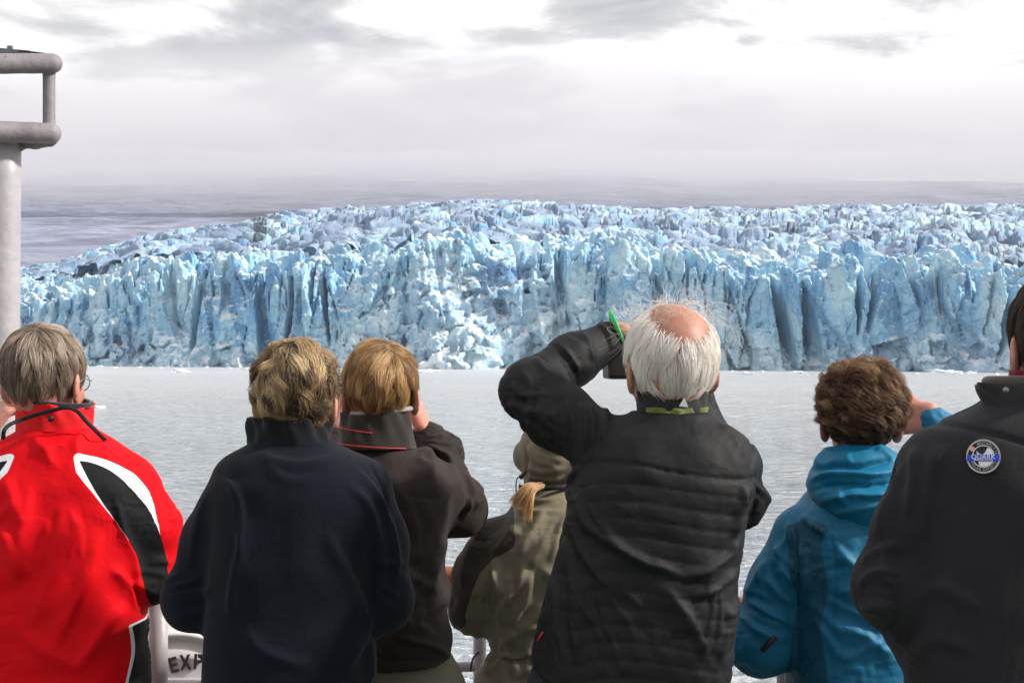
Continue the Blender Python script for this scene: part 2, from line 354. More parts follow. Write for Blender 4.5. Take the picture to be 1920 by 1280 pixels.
# ------------------------------------------------------------------ water
Rw = np.concatenate([[1.5], np.geomspace(6, 1400, 150)]); th = np.linspace(0, 2*PI, 160, endpoint=False)
Vw = np.stack([np.outer(np.sin(th), Rw), np.outer(np.cos(th), Rw), np.full((160, len(Rw)), SEA)], -1).reshape(-1, 3)
nR = len(Rw); i = np.arange(160)[:, None]; j = np.arange(nR-1)[None, :]; i2 = (i + 1) % 160
Fw = np.stack([i*nR + j, i*nR + j + 1, i2*nR + j + 1, i2*nR + j], -1).reshape(-1, 4)
m, t = mat('fjord_water'); P = geo(t)
sepP = t.n('ShaderNodeSeparateXYZ', {'Vector': P})
dist = sepP.outputs[1]
w1 = t.noise(t.mapv(P, scale=(.40, 1.0, 1), rot=(0, 0, .12)), 1.1, 5, .60, .6)
w2 = t.noise(t.mapv(P, scale=(.35, 1.0, 1), rot=(0, 0, -.2)), .30, 4, .6, .6)
w3_ = t.noise(t.mapv(P, scale=(.5, 1.0, 1)), 5.5, 3, .6, .2)
big_ = t.noise(t.mapv(P, scale=(.25, 1, 1)), .018, 4, .6, .8)
calm = t.ramp(t.math('DIVIDE', dist, 600.), [(.0, 1.), (.35, 1.), (.62, .8), (.72, .6), (.80, .5)])
hgtw = t.math('ADD', t.math('ADD', t.math('MULTIPLY', w1, .75), t.math('MULTIPLY', w2, 1.0)), t.math('MULTIPLY', w3_, .10))
cal2 = t.math('MULTIPLY', calm, t.ramp(big_, [(.3, .7), (.7, 1.15)]))
bw = t.n('ShaderNodeBump', {'Height': hgtw, 'Distance': 4.0}); t.nt.links.new(cal2, bw.inputs['Strength'])
wc = t.mix(t.ramp(big_, [(.35, 0.), (.7, 1.)]), (.50, .52, .545), (.66, .675, .69))
gl = t.n('ShaderNodeBsdfPrincipled', {'Base Color': wc, 'Roughness': t.ramp(t.math('DIVIDE', dist, 600.), [(.05, .06), (.5, .30)]), 'IOR': 1.6, 'Normal': bw.outputs[0], 'Specular IOR Level': .5})
t.out(gl.outputs[0])
tag(mesh_obj('water', Vw, Fw, m), kind='structure')

# ------------------------------------------------------------------ drifting ice
M_FLOE, t = mat('floe_ice'); P = geo(t)
c = t.ramp(t.noise(P, .5, 5, .6), [(.35, (.55, .70, .80)), (.6, (.82, .87, .90))])
t.out(t.n('ShaderNodeBsdfPrincipled', {'Base Color': c, 'Roughness': .5, 'Normal': t.bump(t.noise(P, 1.5, 6, .65), .7, .4)}).outputs[0])
def floe(px_, py_, wpx, hpx, seed, label, flat=.6):
    Y = (EYE - SEA) * FPX / (py_ - 640.); W = wpx / FPX * Y / 2; Hh = hpx / FPX * Y
    c = np.array([(px_ - 960) / FPX * Y, Y, SEA])
    u = np.linspace(0, 2*PI, 49)[:-1]; v = np.linspace(0, PI/2, 15)
    U, Vv = np.meshgrid(u, v, indexing='ij')
    R = np.stack([np.cos(U)*np.cos(Vv - .0), np.sin(U)*np.cos(Vv), np.sin(Vv)], -1).reshape(-1, 3)
    r = 1 + .38 * noise3(R, 1.6, seed, 4, .6); b = R * r[:, None] * [W, W * .8, Hh]; b[:, 2] -= .15 * Hh
    i = np.arange(48)[:, None]; j = np.arange(14)[None, :]; i2 = (i+1) % 48
    F = np.stack([i*15+j, i2*15+j, i2*15+j+1, i*15+j+1], -1).reshape(-1, 4)
    o = mesh_obj('ice_floe', b + c, F, M_FLOE, origin=tuple(c)); tag(o, label, 'ice floe', 'drifting pieces of glacier ice')
floe(818, 691.5, 74, 34, 1, 'large white ice block against the glacier foot, right of the sandy-haired man')
floe(337, 697, 36, 5, 2, 'thin flat white floe on the water right of the grey-haired man in red')
floe(800, 697, 44, 4, 3, 'low white floe on the water just below the large ice block')
floe(186, 764, 22, 4.5, 4, 'small grey-white floe close beside the red jacket collar')
floe(1600, 698.5, 40, 5, 5, 'long low floe just above the curly brown hair')
floe(1770, 697.8, 60, 6, 6, 'broad lumpy floe at the glacier foot left of the dark grey collar')
floe(1490, 699, 34, 4, 7, 'low white floe between the white-haired and the curly-haired head')
floe(1138, 697, 16, 4, 8, 'small floe under the raised black forearm')
floe(1145, 708, 5, 2.5, 9, 'tiny white ice lump on the water under the green wristband')
floe(1820, 700, 24, 4, 10, 'small floe left of the dark grey softshell collar')
floe(1400, 700.5, 30, 3, 11, 'flat floe beside the white-haired head on its right')
floe(470, 690.5, 30, 3, 12, 'thin floe at the glacier foot left of the tousled blonde hair')
_r = np.random.default_rng(8); _xs = [186, 214, 262, 301, 388, 431, 805, 872, 915, 1090, 1121, 1372, 1431, 1466, 1512, 1718, 1801, 1868]
_ord = 'leftmost second third fourth fifth sixth seventh eighth ninth tenth eleventh twelfth thirteenth fourteenth fifteenth sixteenth seventeenth rightmost'.split()
for k, x_ in enumerate(_xs):
    yf_ = yfront(px2s(x_)) - _r.uniform(8, 70); py_ = 640 + (EYE - SEA) * FPX / yf_; nm_ = _ord[k] if k in (0, 17) else _ord[k] + ' from the left'
    floe(x_, py_, _r.uniform(6, 14), _r.uniform(1.8, 3.2), 20 + k, 'tiny ice fragment at the glacier foot, ' + nm_ + ' of these')
print('env', round(time.time()-T0, 1))
# ------------------------------------------------------------------ haze
hz = np.array([[x, y, z] for x in (-9500, 9500) for y in (-300, 7600) for z in (SEA - 1.5, 1900)], float)
hf = np.array([[0, 1, 3, 2], [4, 6, 7, 5], [0, 4, 5, 1], [2, 3, 7, 6], [0, 2, 6, 4], [1, 5, 7, 3]])
m, t = mat('haze_air')
pv = t.n('ShaderNodeVolumePrincipled', {'Color': (.93, .94, .97, 1), 'Density': 0.55e-4, 'Anisotropy': .3}); t.out(pv.outputs[0], 'Volume')
tag(mesh_obj('haze', hz, hf, m, smooth=False), kind='stuff')

def fog_mat(d, col):
    m, t = mat('fog_air'); t.out(t.n('ShaderNodeVolumePrincipled', {'Color': (*col, 1), 'Density': d, 'Anisotropy': .0}).outputs[0], 'Volume'); return m
def fog(c, r, seed, m):
    u = np.linspace(0, 2*PI, 97)[:-1]; v = np.linspace(-PI/2, PI/2, 33); U, Vv = np.meshgrid(u, v, indexing='ij'); D = np.stack([np.cos(U)*np.cos(Vv), np.sin(U)*np.cos(Vv), np.sin(Vv)], -1).reshape(-1, 3)
    V = D * r * (1 + .10 * noise3(D, 3, seed, 3))[:, None]; V[:, 2] += r[2] * .55 * noise3(np.c_[V[:, 0]/620, V[:, 1]/900, 0*V[:, 0]], 1., seed + 3, 3) * (1 - D[:, 2]**2)
    i = np.arange(96)[:, None]; j = np.arange(32)[None]; i2 = (i+1) % 96
    tag(mesh_obj('fog_bank', V + c, np.stack([i*33+j, i2*33+j, i2*33+j+1, i*33+j+1], -1).reshape(-1, 4), m, smooth=False), kind='stuff')
for k_, (zc_, rz_, yc_, dn_, g_) in enumerate(((398, 52, 2800, 7e-4, .965), (372, 66, 2750, 6e-4, .93), (335, 84, 2650, 9e-4, .78), (305, 118, 2450, 7e-4, .68))):
    fog(np.array([300. - 400 * k_, yc_, zc_]), np.array([4800., 850, rz_]), 1 + 3 * k_, fog_mat(dn_, (g_, g_ - .008, g_ + .02)))

# ================================================================== figures: helpers
def W(px, py, Y): return np.array([(px - 960) / FPX * Y, Y, EYE + (640 - py) / FPX * Y])
def nrm(v): v = np.asarray(v, float); return v / (np.linalg.norm(v) + 1e-12)
def rotz(a): c, s = math.cos(a), math.sin(a); return np.array([[c, -s, 0], [s, c, 0], [0, 0, 1.]])
def rotx(a): c, s = math.cos(a), math.sin(a); return np.array([[1., 0, 0], [0, c, -s], [0, s, c]])
def roty(a): c, s = math.cos(a), math.sin(a); return np.array([[c, 0, s], [0, 1., 0], [-s, 0, c]])
class Field:
    """signed distance grid (negative inside) built from blended primitives"""
    def __init__(s, lo, hi, h):
        s.lo = np.array(lo, float); s.h = h; s.n = np.ceil((np.array(hi) - lo) / h).astype(int) + 1
        s.f = np.full(s.n, .08, np.float32); s.ax = [(s.lo[k] + np.arange(s.n[k]) * h).astype(np.float32) for k in range(3)]
    def put(s, fn, lo, hi, k, sub=False):
        m = k + 3 * s.h
        a = np.clip(np.floor((np.array(lo) - m - s.lo) / s.h).astype(int), 0, s.n); b = np.clip(np.ceil((np.array(hi) + m - s.lo) / s.h).astype(int) + 1, 0, s.n)
        if (b <= a).any(): return
        sl = tuple(slice(p, q) for p, q in zip(a, b)); X, Y, Z = s.ax[0][sl[0]][:, None, None], s.ax[1][sl[1]][None, :, None], s.ax[2][sl[2]][None, None, :]
        d = fn(X, Y, Z); f = s.f[sl]
        if sub: d = -d; h = np.clip(.5 + .5 * (d - f) / k, 0, 1); s.f[sl] = f + (d - f) * h + k * h * (1 - h)
        else: h = np.clip(.5 + .5 * (f - d) / k, 0, 1); s.f[sl] = f + (d - f) * h - k * h * (1 - h)
    def rc(s, a, b, ra, rb, k=.02):
        a = np.asarray(a, float); b = np.asarray(b, float); r = max(ra, rb); v = b - a; L = v @ v + 1e-12
        def fn(X, Y, Z):
            t = np.clip(((X-a[0])*v[0] + (Y-a[1])*v[1] + (Z-a[2])*v[2]) / L, 0, 1)
            return np.sqrt((X-a[0]-t*v[0])**2 + (Y-a[1]-t*v[1])**2 + (Z-a[2]-t*v[2])**2) - (ra + (rb-ra)*t)
        s.put(fn, np.minimum(a, b) - r, np.maximum(a, b) + r, k)
    def ell(s, c, r, R=None, k=.02, sub=False):
        c = np.asarray(c, float); r = np.asarray(r, float); R = np.eye(3) if R is None else R; e = np.abs(R) @ r
        def fn(X, Y, Z):
            dx, dy, dz = X-c[0], Y-c[1], Z-c[2]
            q = [(dx*R[0, i] + dy*R[1, i] + dz*R[2, i]) / r[i] for i in range(3)]
            n = np.sqrt(q[0]**2 + q[1]**2 + q[2]**2); g = np.sqrt((q[0]/r[0])**2 + (q[1]/r[1])**2 + (q[2]/r[2])**2) + 1e-4
            return n * (n - 1) / g
        s.put(fn, c - e, c + e, k, sub)
    def torso(s, sl, k=.03, p=2.4, shrink=0., smooth=3):
        """sl rows: z, cx, cy, a, b (top to bottom or reverse)"""
        sl = np.array(sorted(map(tuple, sl))); z = s.ax[2]; kk = max(int(.012 * smooth / s.h), 1); ker = np.hanning(2*kk+3); ker /= ker.sum()
        def ip(c):
            v = np.interp(z, sl[:, 0], sl[:, c]); return np.convolve(np.pad(v, kk+1, 'edge'), ker, 'valid')
        cx, cy, A, B = ip(1), ip(2), np.maximum(ip(3) - shrink, .02), np.maximum(ip(4) - shrink, .02); z0, z1 = sl[0, 0] + shrink*.3, sl[-1, 0] - shrink
        lo = [min(cx - A), min(cy - B), z0]; hi = [max(cx + A), max(cy + B), z1]
        def fn(X, Y, Z):
            i = np.round((Z[0, 0] - z[0]) / s.h).astype(int); c1, c2, a, b = [q[i][None, None, :] for q in (cx, cy, A, B)]
            qx = np.abs(X - c1) / a; qy = np.abs(Y - c2) / b; n = (qx**p + qy**p) ** (1/p); g = np.sqrt((qx/a)**2 + (qy/b)**2) + .3
            d = n * (n - 1) / g
            return np.maximum(np.maximum(d, Z - z1), z0 - Z)
        s.put(fn, lo, hi, k)
    def mesh(s, smooth=1):
        V, Q = snets(-s.f, s.lo, s.h)
        if smooth: V = relax(V, Q, smooth)
        return V, Q
def edges_of(Q, diag=True):
    E = [Q[:, [0, 1]], Q[:, [1, 2]], Q[:, [2, 3]], Q[:, [3, 0]]] + ([Q[:, [0, 2]], Q[:, [1, 3]]] if diag else [])
    E = np.sort(np.concatenate(E), 1); n = int(E.max()) + 1; c = np.unique(E[:, 0].astype(np.int64) * n + E[:, 1])
    return np.stack([c // n, c % n], 1)
def nmean(x, E, cnt):
    n = len(x); return np.stack([(np.bincount(E[:, 0], x[E[:, 1], k], n) + np.bincount(E[:, 1], x[E[:, 0], k], n)) / cnt for k in range(x.shape[1])], 1)
def relax(V, Q, it=1, lam=.5):
    E = edges_of(Q, False); cnt = np.maximum(np.bincount(E.ravel(), minlength=len(V)), 1)
    for _ in range(it): V = V + lam * (nmean(V, E, cnt) - V); 
    return V
def vnormals(V, Q):
    n = np.cross(V[Q[:, 2]] - V[Q[:, 0]], V[Q[:, 3]] - V[Q[:, 1]]); N = np.zeros_like(V)
    for k in range(3):
        for c in range(4): N[:, k] += np.bincount(Q[:, c], n[:, k], len(V))
    return N / (np.linalg.norm(N, axis=1, keepdims=True) + 1e-12)
def drape(V, Q, stretch, it=110, lin=.010, lout=.016, bend=.12, grav=.00012, pin=None, seed=0, wl=.045, amp=.002):
    """let the cloth buckle: edges want to be longer than the form they cover"""
    E = edges_of(Q); i, j = E.T; d = V[j] - V[i]; L0 = np.linalg.norm(d, axis=1) + 1e-9
    rest = L0 * (1 + stretch((V[i] + V[j]) / 2, d / L0[:, None])); N = vnormals(V, Q); n = len(V)
    for _ in range(2): N = nrm_rows(nmean(N, E, np.maximum(np.bincount(E.ravel(), minlength=n), 1)[:]))
    cnt = np.maximum(np.bincount(E.ravel(), minlength=n), 1)
    x = V + N * (amp * noise3(V, 1 / wl, seed, 2))[:, None]
    for t in range(it):
        d = x[j] - x[i]; L = np.linalg.norm(d, axis=1) + 1e-9; c = d * (.5 * (L - rest) / L)[:, None]
        x = x + np.stack([np.bincount(i, c[:, k], n) - np.bincount(j, c[:, k], n) for k in range(3)], 1) / cnt[:, None] * 1.9
        u = x - V
        u += bend * (nmean(u, E, cnt) - u)
        u[:, 2] -= grav
        if pin is not None: u *= (1 - pin)[:, None]
        un = (u * N).sum(1); u += N * (np.clip(un, -lin, lout) - un)[:, None]
        x = V + u
    return x
def fold_lines(V, N, lst, seed=0):
    """raise or sink folds in cloth. each: (points in photo px, width px, height mm, asymmetry)"""
    X = 960 + FPX * V[:, 0] / V[:, 1]; Y = 640 - FPX * (V[:, 2] - EYE) / V[:, 1]; fw = smooth01((.35 - N[:, 1]) / .5); H = np.zeros(len(V)); rng = np.random.default_rng(seed)
    P0 = np.stack([X, Y], 1) + 3.0 * np.stack([noise3(V, 30, 1 + seed), noise3(V, 30, 2 + seed)], 1)
    for pts, wd, hg, asym in lst:
        pts = np.array(pts, float); lo = pts.min(0) - 4 * wd; hi = pts.max(0) + 4 * wd; m = np.where((P0 > lo).all(1) & (P0 < hi).all(1))[0]
        if not len(m): continue
        c = spline(pts, 24) if len(pts) > 2 else pts[0] + (pts[1] - pts[0]) * np.linspace(0, 1, 12)[:, None]
        P = P0[m]; best = np.full(len(m), 1e9); sg = np.zeros(len(m)); tt = np.zeros(len(m))
        for k in range(len(c) - 1):
            v = c[k+1] - c[k]; w_ = P - c[k]; t = np.clip((w_ @ v) / (v @ v + 1e-9), 0, 1); d = w_ - t[:, None] * v; dd = np.hypot(d[:, 0], d[:, 1]); b_ = dd < best
            best = np.where(b_, dd, best); sg = np.where(b_, v[0]*d[:, 1] - v[1]*d[:, 0], sg); tt = np.where(b_, (k + t) / (len(c)-1), tt)
        wl_, wr_ = wd * (1 + asym), wd * (1 - asym); u = best / np.where(sg > 0, wl_, wr_)
        pr = 1 / (1 + (u * 1.4) ** 2.6) if wd > 5 else np.exp(-u*u)
        H[m] += hg * .00165 * pr * smooth01(np.minimum(tt, 1 - tt) / .28) ** .8
    return V + N * (H * fw)[:, None]
def family(cx, cy, ang, spread, n, ln, gap, wd, hg, seed=0, bend=.15, asym=.35):
    """n roughly parallel folds around a point: ang in degrees (0 = level, 90 = down)"""
    rng = np.random.default_rng(seed); out = []
    for k in range(n):
        o = (k - (n-1)/2) * gap * rng.uniform(.8, 1.2); a = math.radians(ang + (k - (n-1)/2) * spread + rng.normal() * 5); d = np.array([math.cos(a), math.sin(a)]); q = np.array([-d[1], d[0]])
        c = np.array([cx, cy]) + q * o + d * rng.normal() * ln * .12; L = ln * rng.uniform(.6, 1.15) / 2; bn = rng.uniform(-bend, bend) * L
        out.append(([c - d*L, c + q*bn, c + d*L], wd * rng.uniform(.7, 1.3), hg * rng.uniform(.55, 1.2), asym * rng.choice([-1, 1])))
    return out
def nrm_rows(N): return N / (np.linalg.norm(N, axis=1, keepdims=True) + 1e-12)
def seg_dist(P, pts):
    d = np.full(len(P), 9.)
    for a, b in zip(pts[:-1], pts[1:]):
        v = b - a; t = np.clip(((P - a) @ v) / (v @ v + 1e-12), 0, 1); d = np.minimum(d, np.linalg.norm(P - a - t[:, None] * v, axis=1))
    return d
def polysd(P, poly):
    """signed distance of 2-D points to a polygon, negative inside"""
    d = np.full(len(P), 9.); ins = np.zeros(len(P), bool); n = len(poly)
    for k in range(n):
        a, b = poly[k], poly[(k + 1) % n]; v = b - a; t = np.clip(((P - a) @ v) / (v @ v + 1e-12), 0, 1)
        d = np.minimum(d, np.linalg.norm(P - a - t[:, None] * v, axis=1))
        c = ((a[1] > P[:, 1]) != (b[1] > P[:, 1])) & (P[:, 0] < (b[0]-a[0]) * (P[:, 1]-a[1]) / (b[1]-a[1] + 1e-12) + a[0]); ins ^= c
    return np.where(ins, -d, d)

def tube(name, pts, r, material, parent=None, origin=(0, 0, 0), seg=12, caps=True, flat=None, closed=False):
    """round (or flat strap) tube along a smooth path"""
    pts = np.asarray(pts, float); n = len(pts); r = np.full(n, r) if np.isscalar(r) else np.asarray(r, float)
    T = np.gradient(pts, axis=0) if not closed else np.roll(pts, -1, 0) - np.roll(pts, 1, 0)
    T = nrm_rows(T); up = np.array([0, 0, 1.]) if abs(T[0, 2]) < .9 else np.array([1., 0, 0]); A = []
    for k in range(n):
        u = up - T[k] * (up @ T[k]); u = nrm(u); A.append(u); up = u
    A = np.array(A); B = np.cross(T, A); th = np.linspace(0, 2*PI, seg, endpoint=False)
    fa, fb = (1, 1) if flat is None else flat
    ring = pts[:, None] + r[:, None, None] * (fa * np.cos(th)[None, :, None] * A[:, None] + fb * np.sin(th)[None, :, None] * B[:, None])
    V = ring.reshape(-1, 3); i = np.arange(n if closed else n - 1)[:, None]; j = np.arange(seg)[None]; j2 = (j + 1) % seg; i2 = (i + 1) % n
    F = [np.stack([i*seg + j, i*seg + j2, i2*seg + j2, i2*seg + j], -1).reshape(-1, 4)]
    if caps and not closed:
        V = np.concatenate([V, [pts[0] - T[0]*r[0]*.3, pts[-1] + T[-1]*r[-1]*.3]]); j = np.arange(seg); j2 = (j + 1) % seg
        F.append(np.concatenate([np.stack([np.full(seg, n*seg), j2, j], 1), np.stack([np.full(seg, n*seg+1), (n-1)*seg + j, (n-1)*seg + j2], 1)]))
    if name is None: return V, F
    return mesh_obj(name, V, F, material, parent, origin)
def spline(P, n):
    P = np.asarray(P, float); Q = np.vstack([2*P[0]-P[1], P, 2*P[-1]-P[-2]]); t = np.linspace(0, len(P)-1 - 1e-6, n); k = t.astype(int); u = (t - k)[:, None]
    a, b, c, d = Q[k], Q[k+1], Q[k+2], Q[k+3]
    return .5 * (2*b + (c-a)*u + (2*a-5*b+4*c-d)*u*u + (3*b-a-3*c+d)*u**3)
def join(parts):
    V, F, o = [], [[], []], 0
    for v, f in parts:
        for q in (f if isinstance(f, list) else [f]):
            q = np.asarray(q); F[0 if q.shape[1] == 4 else 1].append(q + o)
        V.append(v); o += len(v)
    return np.concatenate(V), [np.concatenate(x) for x in F if x]
def boxm(c, h, R=None, bev=.12):
    """box with bevelled edges as (V,F)"""
    c = np.asarray(c, float); h = np.asarray(h, float); b = bev * h.min(); bm = bmesh.new(); bmesh.ops.create_cube(bm, size=2)
    for v in bm.verts: v.co = [v.co[k] * h[k] for k in range(3)]
    bmesh.ops.bevel(bm, geom=bm.edges[:], offset=b, segments=2, affect='EDGES', profile=.6); bmesh.ops.triangulate(bm, faces=bm.faces[:])
    V = np.array([v.co[:] for v in bm.verts]); F = np.array([[v.index for v in f.verts] for f in bm.faces]); bm.free()
    return (V if R is None else V @ np.asarray(R).T) + c, F

# ------------------------------------------------------------------ materials for people
def cloth(name, col, rough=.85, sheen=.0, weave=900., wb=.25, mott=.12, col2=None, attr=None, cols=None, fuzz=0., spec=.3):
    m, t = mat(name); P = objco(t); base = t.mix(t.math('MULTIPLY', t.noise(P, 9, 5, .6), mott * 2), col, tuple(c * .62 for c in col) if col2 is None else col2)
    for a, c, wdt in (attr or []):
        sd = t.attr(a); fac = t.math('SUBTRACT', 1.0, t.math('MULTIPLY', t.math('ADD', sd, wdt), 1200., True), True) if wdt else t.math('LESS_THAN', sd, 0.)
        base = t.mix(t.math('LESS_THAN', sd, 0.), base, c)
    n = t.bump(t.noise(P, 60, 5, .6, .3), .35, .004); n = t.bump(t.noise(P, weave, 2, .6), wb, .0012, n)
    i = {'Base Color': base, 'Roughness': rough, 'Normal': n, 'Specular IOR Level': spec, 'Sheen Weight': sheen, 'Sheen Roughness': .5}
    b = t.n('ShaderNodeBsdfPrincipled', i); t.out(b.outputs[0]); return m
def skin_mat(name, col, red):
    m, t = mat(name); P = objco(t)
    c = t.mix(t.ramp(t.noise(P, 14, 5, .6), [(.35, 0.), (.7, 1.)]), col, red)
    c = t.mix(t.ramp(t.noise(P, 45, 5, .7), [(.50, 0.), (.70, .55)]), c, tuple(x * .8 for x in red)); c = t.mix(t.ramp(t.noise(P, 130, 3, .6), [(.5, 0.), (.75, .5)]), c, tuple(x * .6 for x in red))
    b = t.n('ShaderNodeBsdfPrincipled', {'Base Color': c, 'Roughness': .52, 'Subsurface Weight': .25, 'Subsurface Radius': (.012, .005, .003), 'Subsurface Scale': .6,
             'Normal': t.bump(t.noise(P, 320, 3, .6), .25, .0012)}); t.out(b.outputs[0]); return m
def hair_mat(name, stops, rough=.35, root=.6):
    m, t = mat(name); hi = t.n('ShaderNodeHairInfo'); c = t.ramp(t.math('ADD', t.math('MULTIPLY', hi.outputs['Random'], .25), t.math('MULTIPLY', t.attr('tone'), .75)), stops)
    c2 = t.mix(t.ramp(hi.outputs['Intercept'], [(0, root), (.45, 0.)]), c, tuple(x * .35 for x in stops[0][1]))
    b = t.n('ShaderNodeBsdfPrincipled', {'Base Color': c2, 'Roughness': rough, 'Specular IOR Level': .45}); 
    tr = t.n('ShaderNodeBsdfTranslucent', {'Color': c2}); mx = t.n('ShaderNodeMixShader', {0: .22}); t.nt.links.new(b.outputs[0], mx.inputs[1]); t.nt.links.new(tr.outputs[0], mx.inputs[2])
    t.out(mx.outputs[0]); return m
def plain(name, col, rough=.5, metal=0., bumps=0., sc=40.):
    m, t = mat(name); P = objco(t); c = t.mix(t.math('MULTIPLY', t.noise(P, sc, 4, .6), .5), col, tuple(x * .7 for x in col))
    i = {'Base Color': c, 'Roughness': rough, 'Metallic': metal}
    if bumps: i['Normal'] = t.bump(t.noise(P, sc * 2, 5, .6), bumps, .003)
    t.out(t.n('ShaderNodeBsdfPrincipled', i).outputs[0]); return m

# ------------------------------------------------------------------ hair strands
def hair(name, parent, hc, R, rad, mask, n, length, whorl, material, lift=.25, grav=.5, clump=.6, K=160, curl=0., cfreq=3., rr=.00035, seed=0, pts=11, jit=.25, messy=.0, base_r=0., side=None, tz=0.):
    rng = np.random.default_rng(seed); rad = np.asarray(rad, float)
    D = rng.normal(size=(n * 4, 3)); D = nrm_rows(D); D = D[mask(D) > rng.random(len(D))][:n]; n = len(D)
    G = nrm_rows(rng.normal(size=(K * 4, 3))); G = G[mask(G) > .3][:K]; K = len(G)
    L = (length(D) if callable(length) else np.full(n, length)) * rng.uniform(.72, 1.12, n); wv = nrm(whorl); gz = R.T @ np.array([0, 0, -1.])
    gid = np.argmax(D @ G.T + rng.normal(scale=.004, size=(n, K)), 1)
    gl = np.clip((length(G) if callable(length) else np.full(K, length)), .01, 9); mess = rng.normal(size=(K, 3)); lg = rng.uniform(.6, 1.5, K)
    def grow(D0, L0, ml, mv):
        p = D0 * (rad + base_r); out = [p.copy()]; st = (L0 / (pts - 1))[:, None]
        for s in range(1, pts):
            q = p / rad; N = nrm_rows(q / rad); u = s / (pts - 1)
            fl = nrm_rows(nrm_rows(q) - wv) + grav * (.5 + u) * gz + messy * mv
            if side is not None: fl = fl + side(nrm_rows(q))
            fl = fl - N * (fl * N).sum(1, keepdims=True); fl = nrm_rows(fl)
            lf = ml * (1 - u) ** 1.0 + .03
            d = nrm_rows(fl + N * lf[:, None]); p = p + d * st
            qn = np.linalg.norm(p / (rad + .0015 + base_r), axis=1, keepdims=True); p = np.where(qn < 1, p / qn, p); out.append(p.copy())
        return np.stack(out, 1)
    GP = grow(G, gl, lift * lg, mess); SP = grow(D, L, lift * rng.uniform(.7, 1.4, n) * lg[gid], mess[gid] * .8 + rng.normal(scale=jit, size=(n, 3)))
    s = np.linspace(0, 1, pts); cl = (clump * s ** 1.1)[None, :, None] * rng.uniform(.6, 1.0, n)[:, None, None]
    tgt = GP[gid]; off = rng.normal(scale=.0022, size=(n, 1, 3)); SP = SP * (1 - cl) + (tgt + off) * cl
    if curl:
        ph = (gid * 2.4)[:, None] + s[None] * cfreq * 2*PI + rng.normal(scale=.25, size=(n, 1)); A = nrm_rows(np.cross(G[gid], [.3, .5, .8])); B = G[gid]
        SP = SP + curl * smooth01(s * 2.2)[None, :, None] * (np.cos(ph)[..., None] * A[:, None] + np.sin(ph)[..., None] * B[:, None])
        qn = np.linalg.norm(SP / (rad + .001), axis=2, keepdims=True); SP = np.where(qn < 1, SP / qn, SP)
    Wp = SP @ R.T + hc - ORG[parent.name]
    cu = bpy.data.hair_curves.new(name); cu.add_curves([pts] * n)
    cu.points.foreach_set('position', Wp.astype(np.float32).ravel())
    ra = cu.attributes.get('radius') or cu.attributes.new('radius', 'FLOAT', 'POINT')
    rv = (rr * rng.uniform(.7, 1.3, n)[:, None] * (1 - .8 * s[None] ** 2.5)).astype(np.float32); ra.data.foreach_set('value', rv.ravel())
    tn = cu.attributes.new('tone', 'FLOAT', 'CURVE'); tg = rng.random(K); tn.data.foreach_set('value', np.clip(tg[gid] * (1 - abs(tz) * .4) + tz * (D[:, 2] - .1) + rng.normal(scale=.10, size=n), 0, 1).astype(np.float32))
    cu.materials.append(material); o = bpy.data.objects.new(name, cu); COL.objects.link(o); o.parent = parent
    return o
ORG = {}

# ------------------------------------------------------------------ anatomy
def head(S, c, R, sc=1., neck_to=None, ear=1.):
    L = lambda x, y, z: c + R @ (np.array([x, y, z]) * sc); v = lambda *a: np.array(a) * sc
    if neck_to is not None: S.rc(L(0, -.010, -.05), neck_to, .050*sc, .053*sc, .02)
    S.ell(L(0, -.012, .020), v(.074, .093, .087), R, .02); S.ell(L(0, .028, -.035), v(.062, .062, .078), R, .03)
    S.ell(L(0, .038, -.088), v(.040, .042, .028), R, .025); S.ell(L(0, -.042, -.032), v(.052, .032, .045), R, .03)
    for sx in (-1, 1):
        S.ell(L(sx*.040, .062, -.042), v(.020, .018, .020), R, .015); S.ell(L(sx*.031, .094, -.008), v(.014, .014, .009), R, .008, True)
        S.ell(L(sx*.031, .078, -.008), v(.0125, .0125, .0125), R, .002)
        Re = R @ rotz(sx * .42) @ rotx(-.12)
        S.ell(L(sx*.081, -.010, -.026), v(.0075, .020, .034) * ear, Re, .006); S.ell(L(sx*.077, -.006, -.052), v(.006, .010, .011) * ear, Re, .006)
        S.ell(L(sx*.0905, -.002, -.024), v(.006, .011, .020) * ear, Re, .004, True)
    S.rc(L(0, .086, -.002), L(0, .106, -.044), .008*sc, .012*sc, .01); S.ell(L(0, .096, -.050), v(.018, .010, .008), R, .008)
    S.ell(L(0, .080, .008), v(.046, .012, .009), R, .014)
    S.ell(L(0, .088, -.073), v(.022, .008, .0045), R, .004); S.ell(L(0, .087, -.082), v(.019, .008, .005), R, .004); S.ell(L(0, .072, -.108), v(.018, .014, .012), R, .014)
def hand(S, w, u, n, side=1, curl=.5, sc=1.):
    u = nrm(u); n = nrm(n - u * (np.dot(n, u))); sd = np.cross(n, u) * side; k = .006
    for i, ln in enumerate((.070, .078, .072, .057)):
        o = (.030 - .020 * i); kn = w + (u * (.090 - .004 * abs(i - 1)) + sd * o) * sc; S.rc(w + sd * o * .6 * sc, kn, .016*sc, .0115*sc, .012)
        a = .15; p = kn; r = .0092
        for j, f in enumerate((.45, .30, .25)):
            a += curl * (.9 if j == 0 else 1.1); q = p + (u * math.cos(a) + n * math.sin(a)) * ln * f * sc; S.rc(p, q, r*sc, (r - .0009)*sc, .0025); p = q; r -= .0009
    p = w + (u * .020 + sd * .022) * sc; r = .0125
    for dx, l in ((nrm(u * .7 + sd * .65 + n * .3), .042), (nrm(u * .9 + sd * .25 + n * .5), .032), (nrm(u * .9 + n * .6), .026)):
        q = p + dx * l * sc; S.rc(p, q, r*sc, (r - .0012)*sc, .005); p = q; r -= .0014

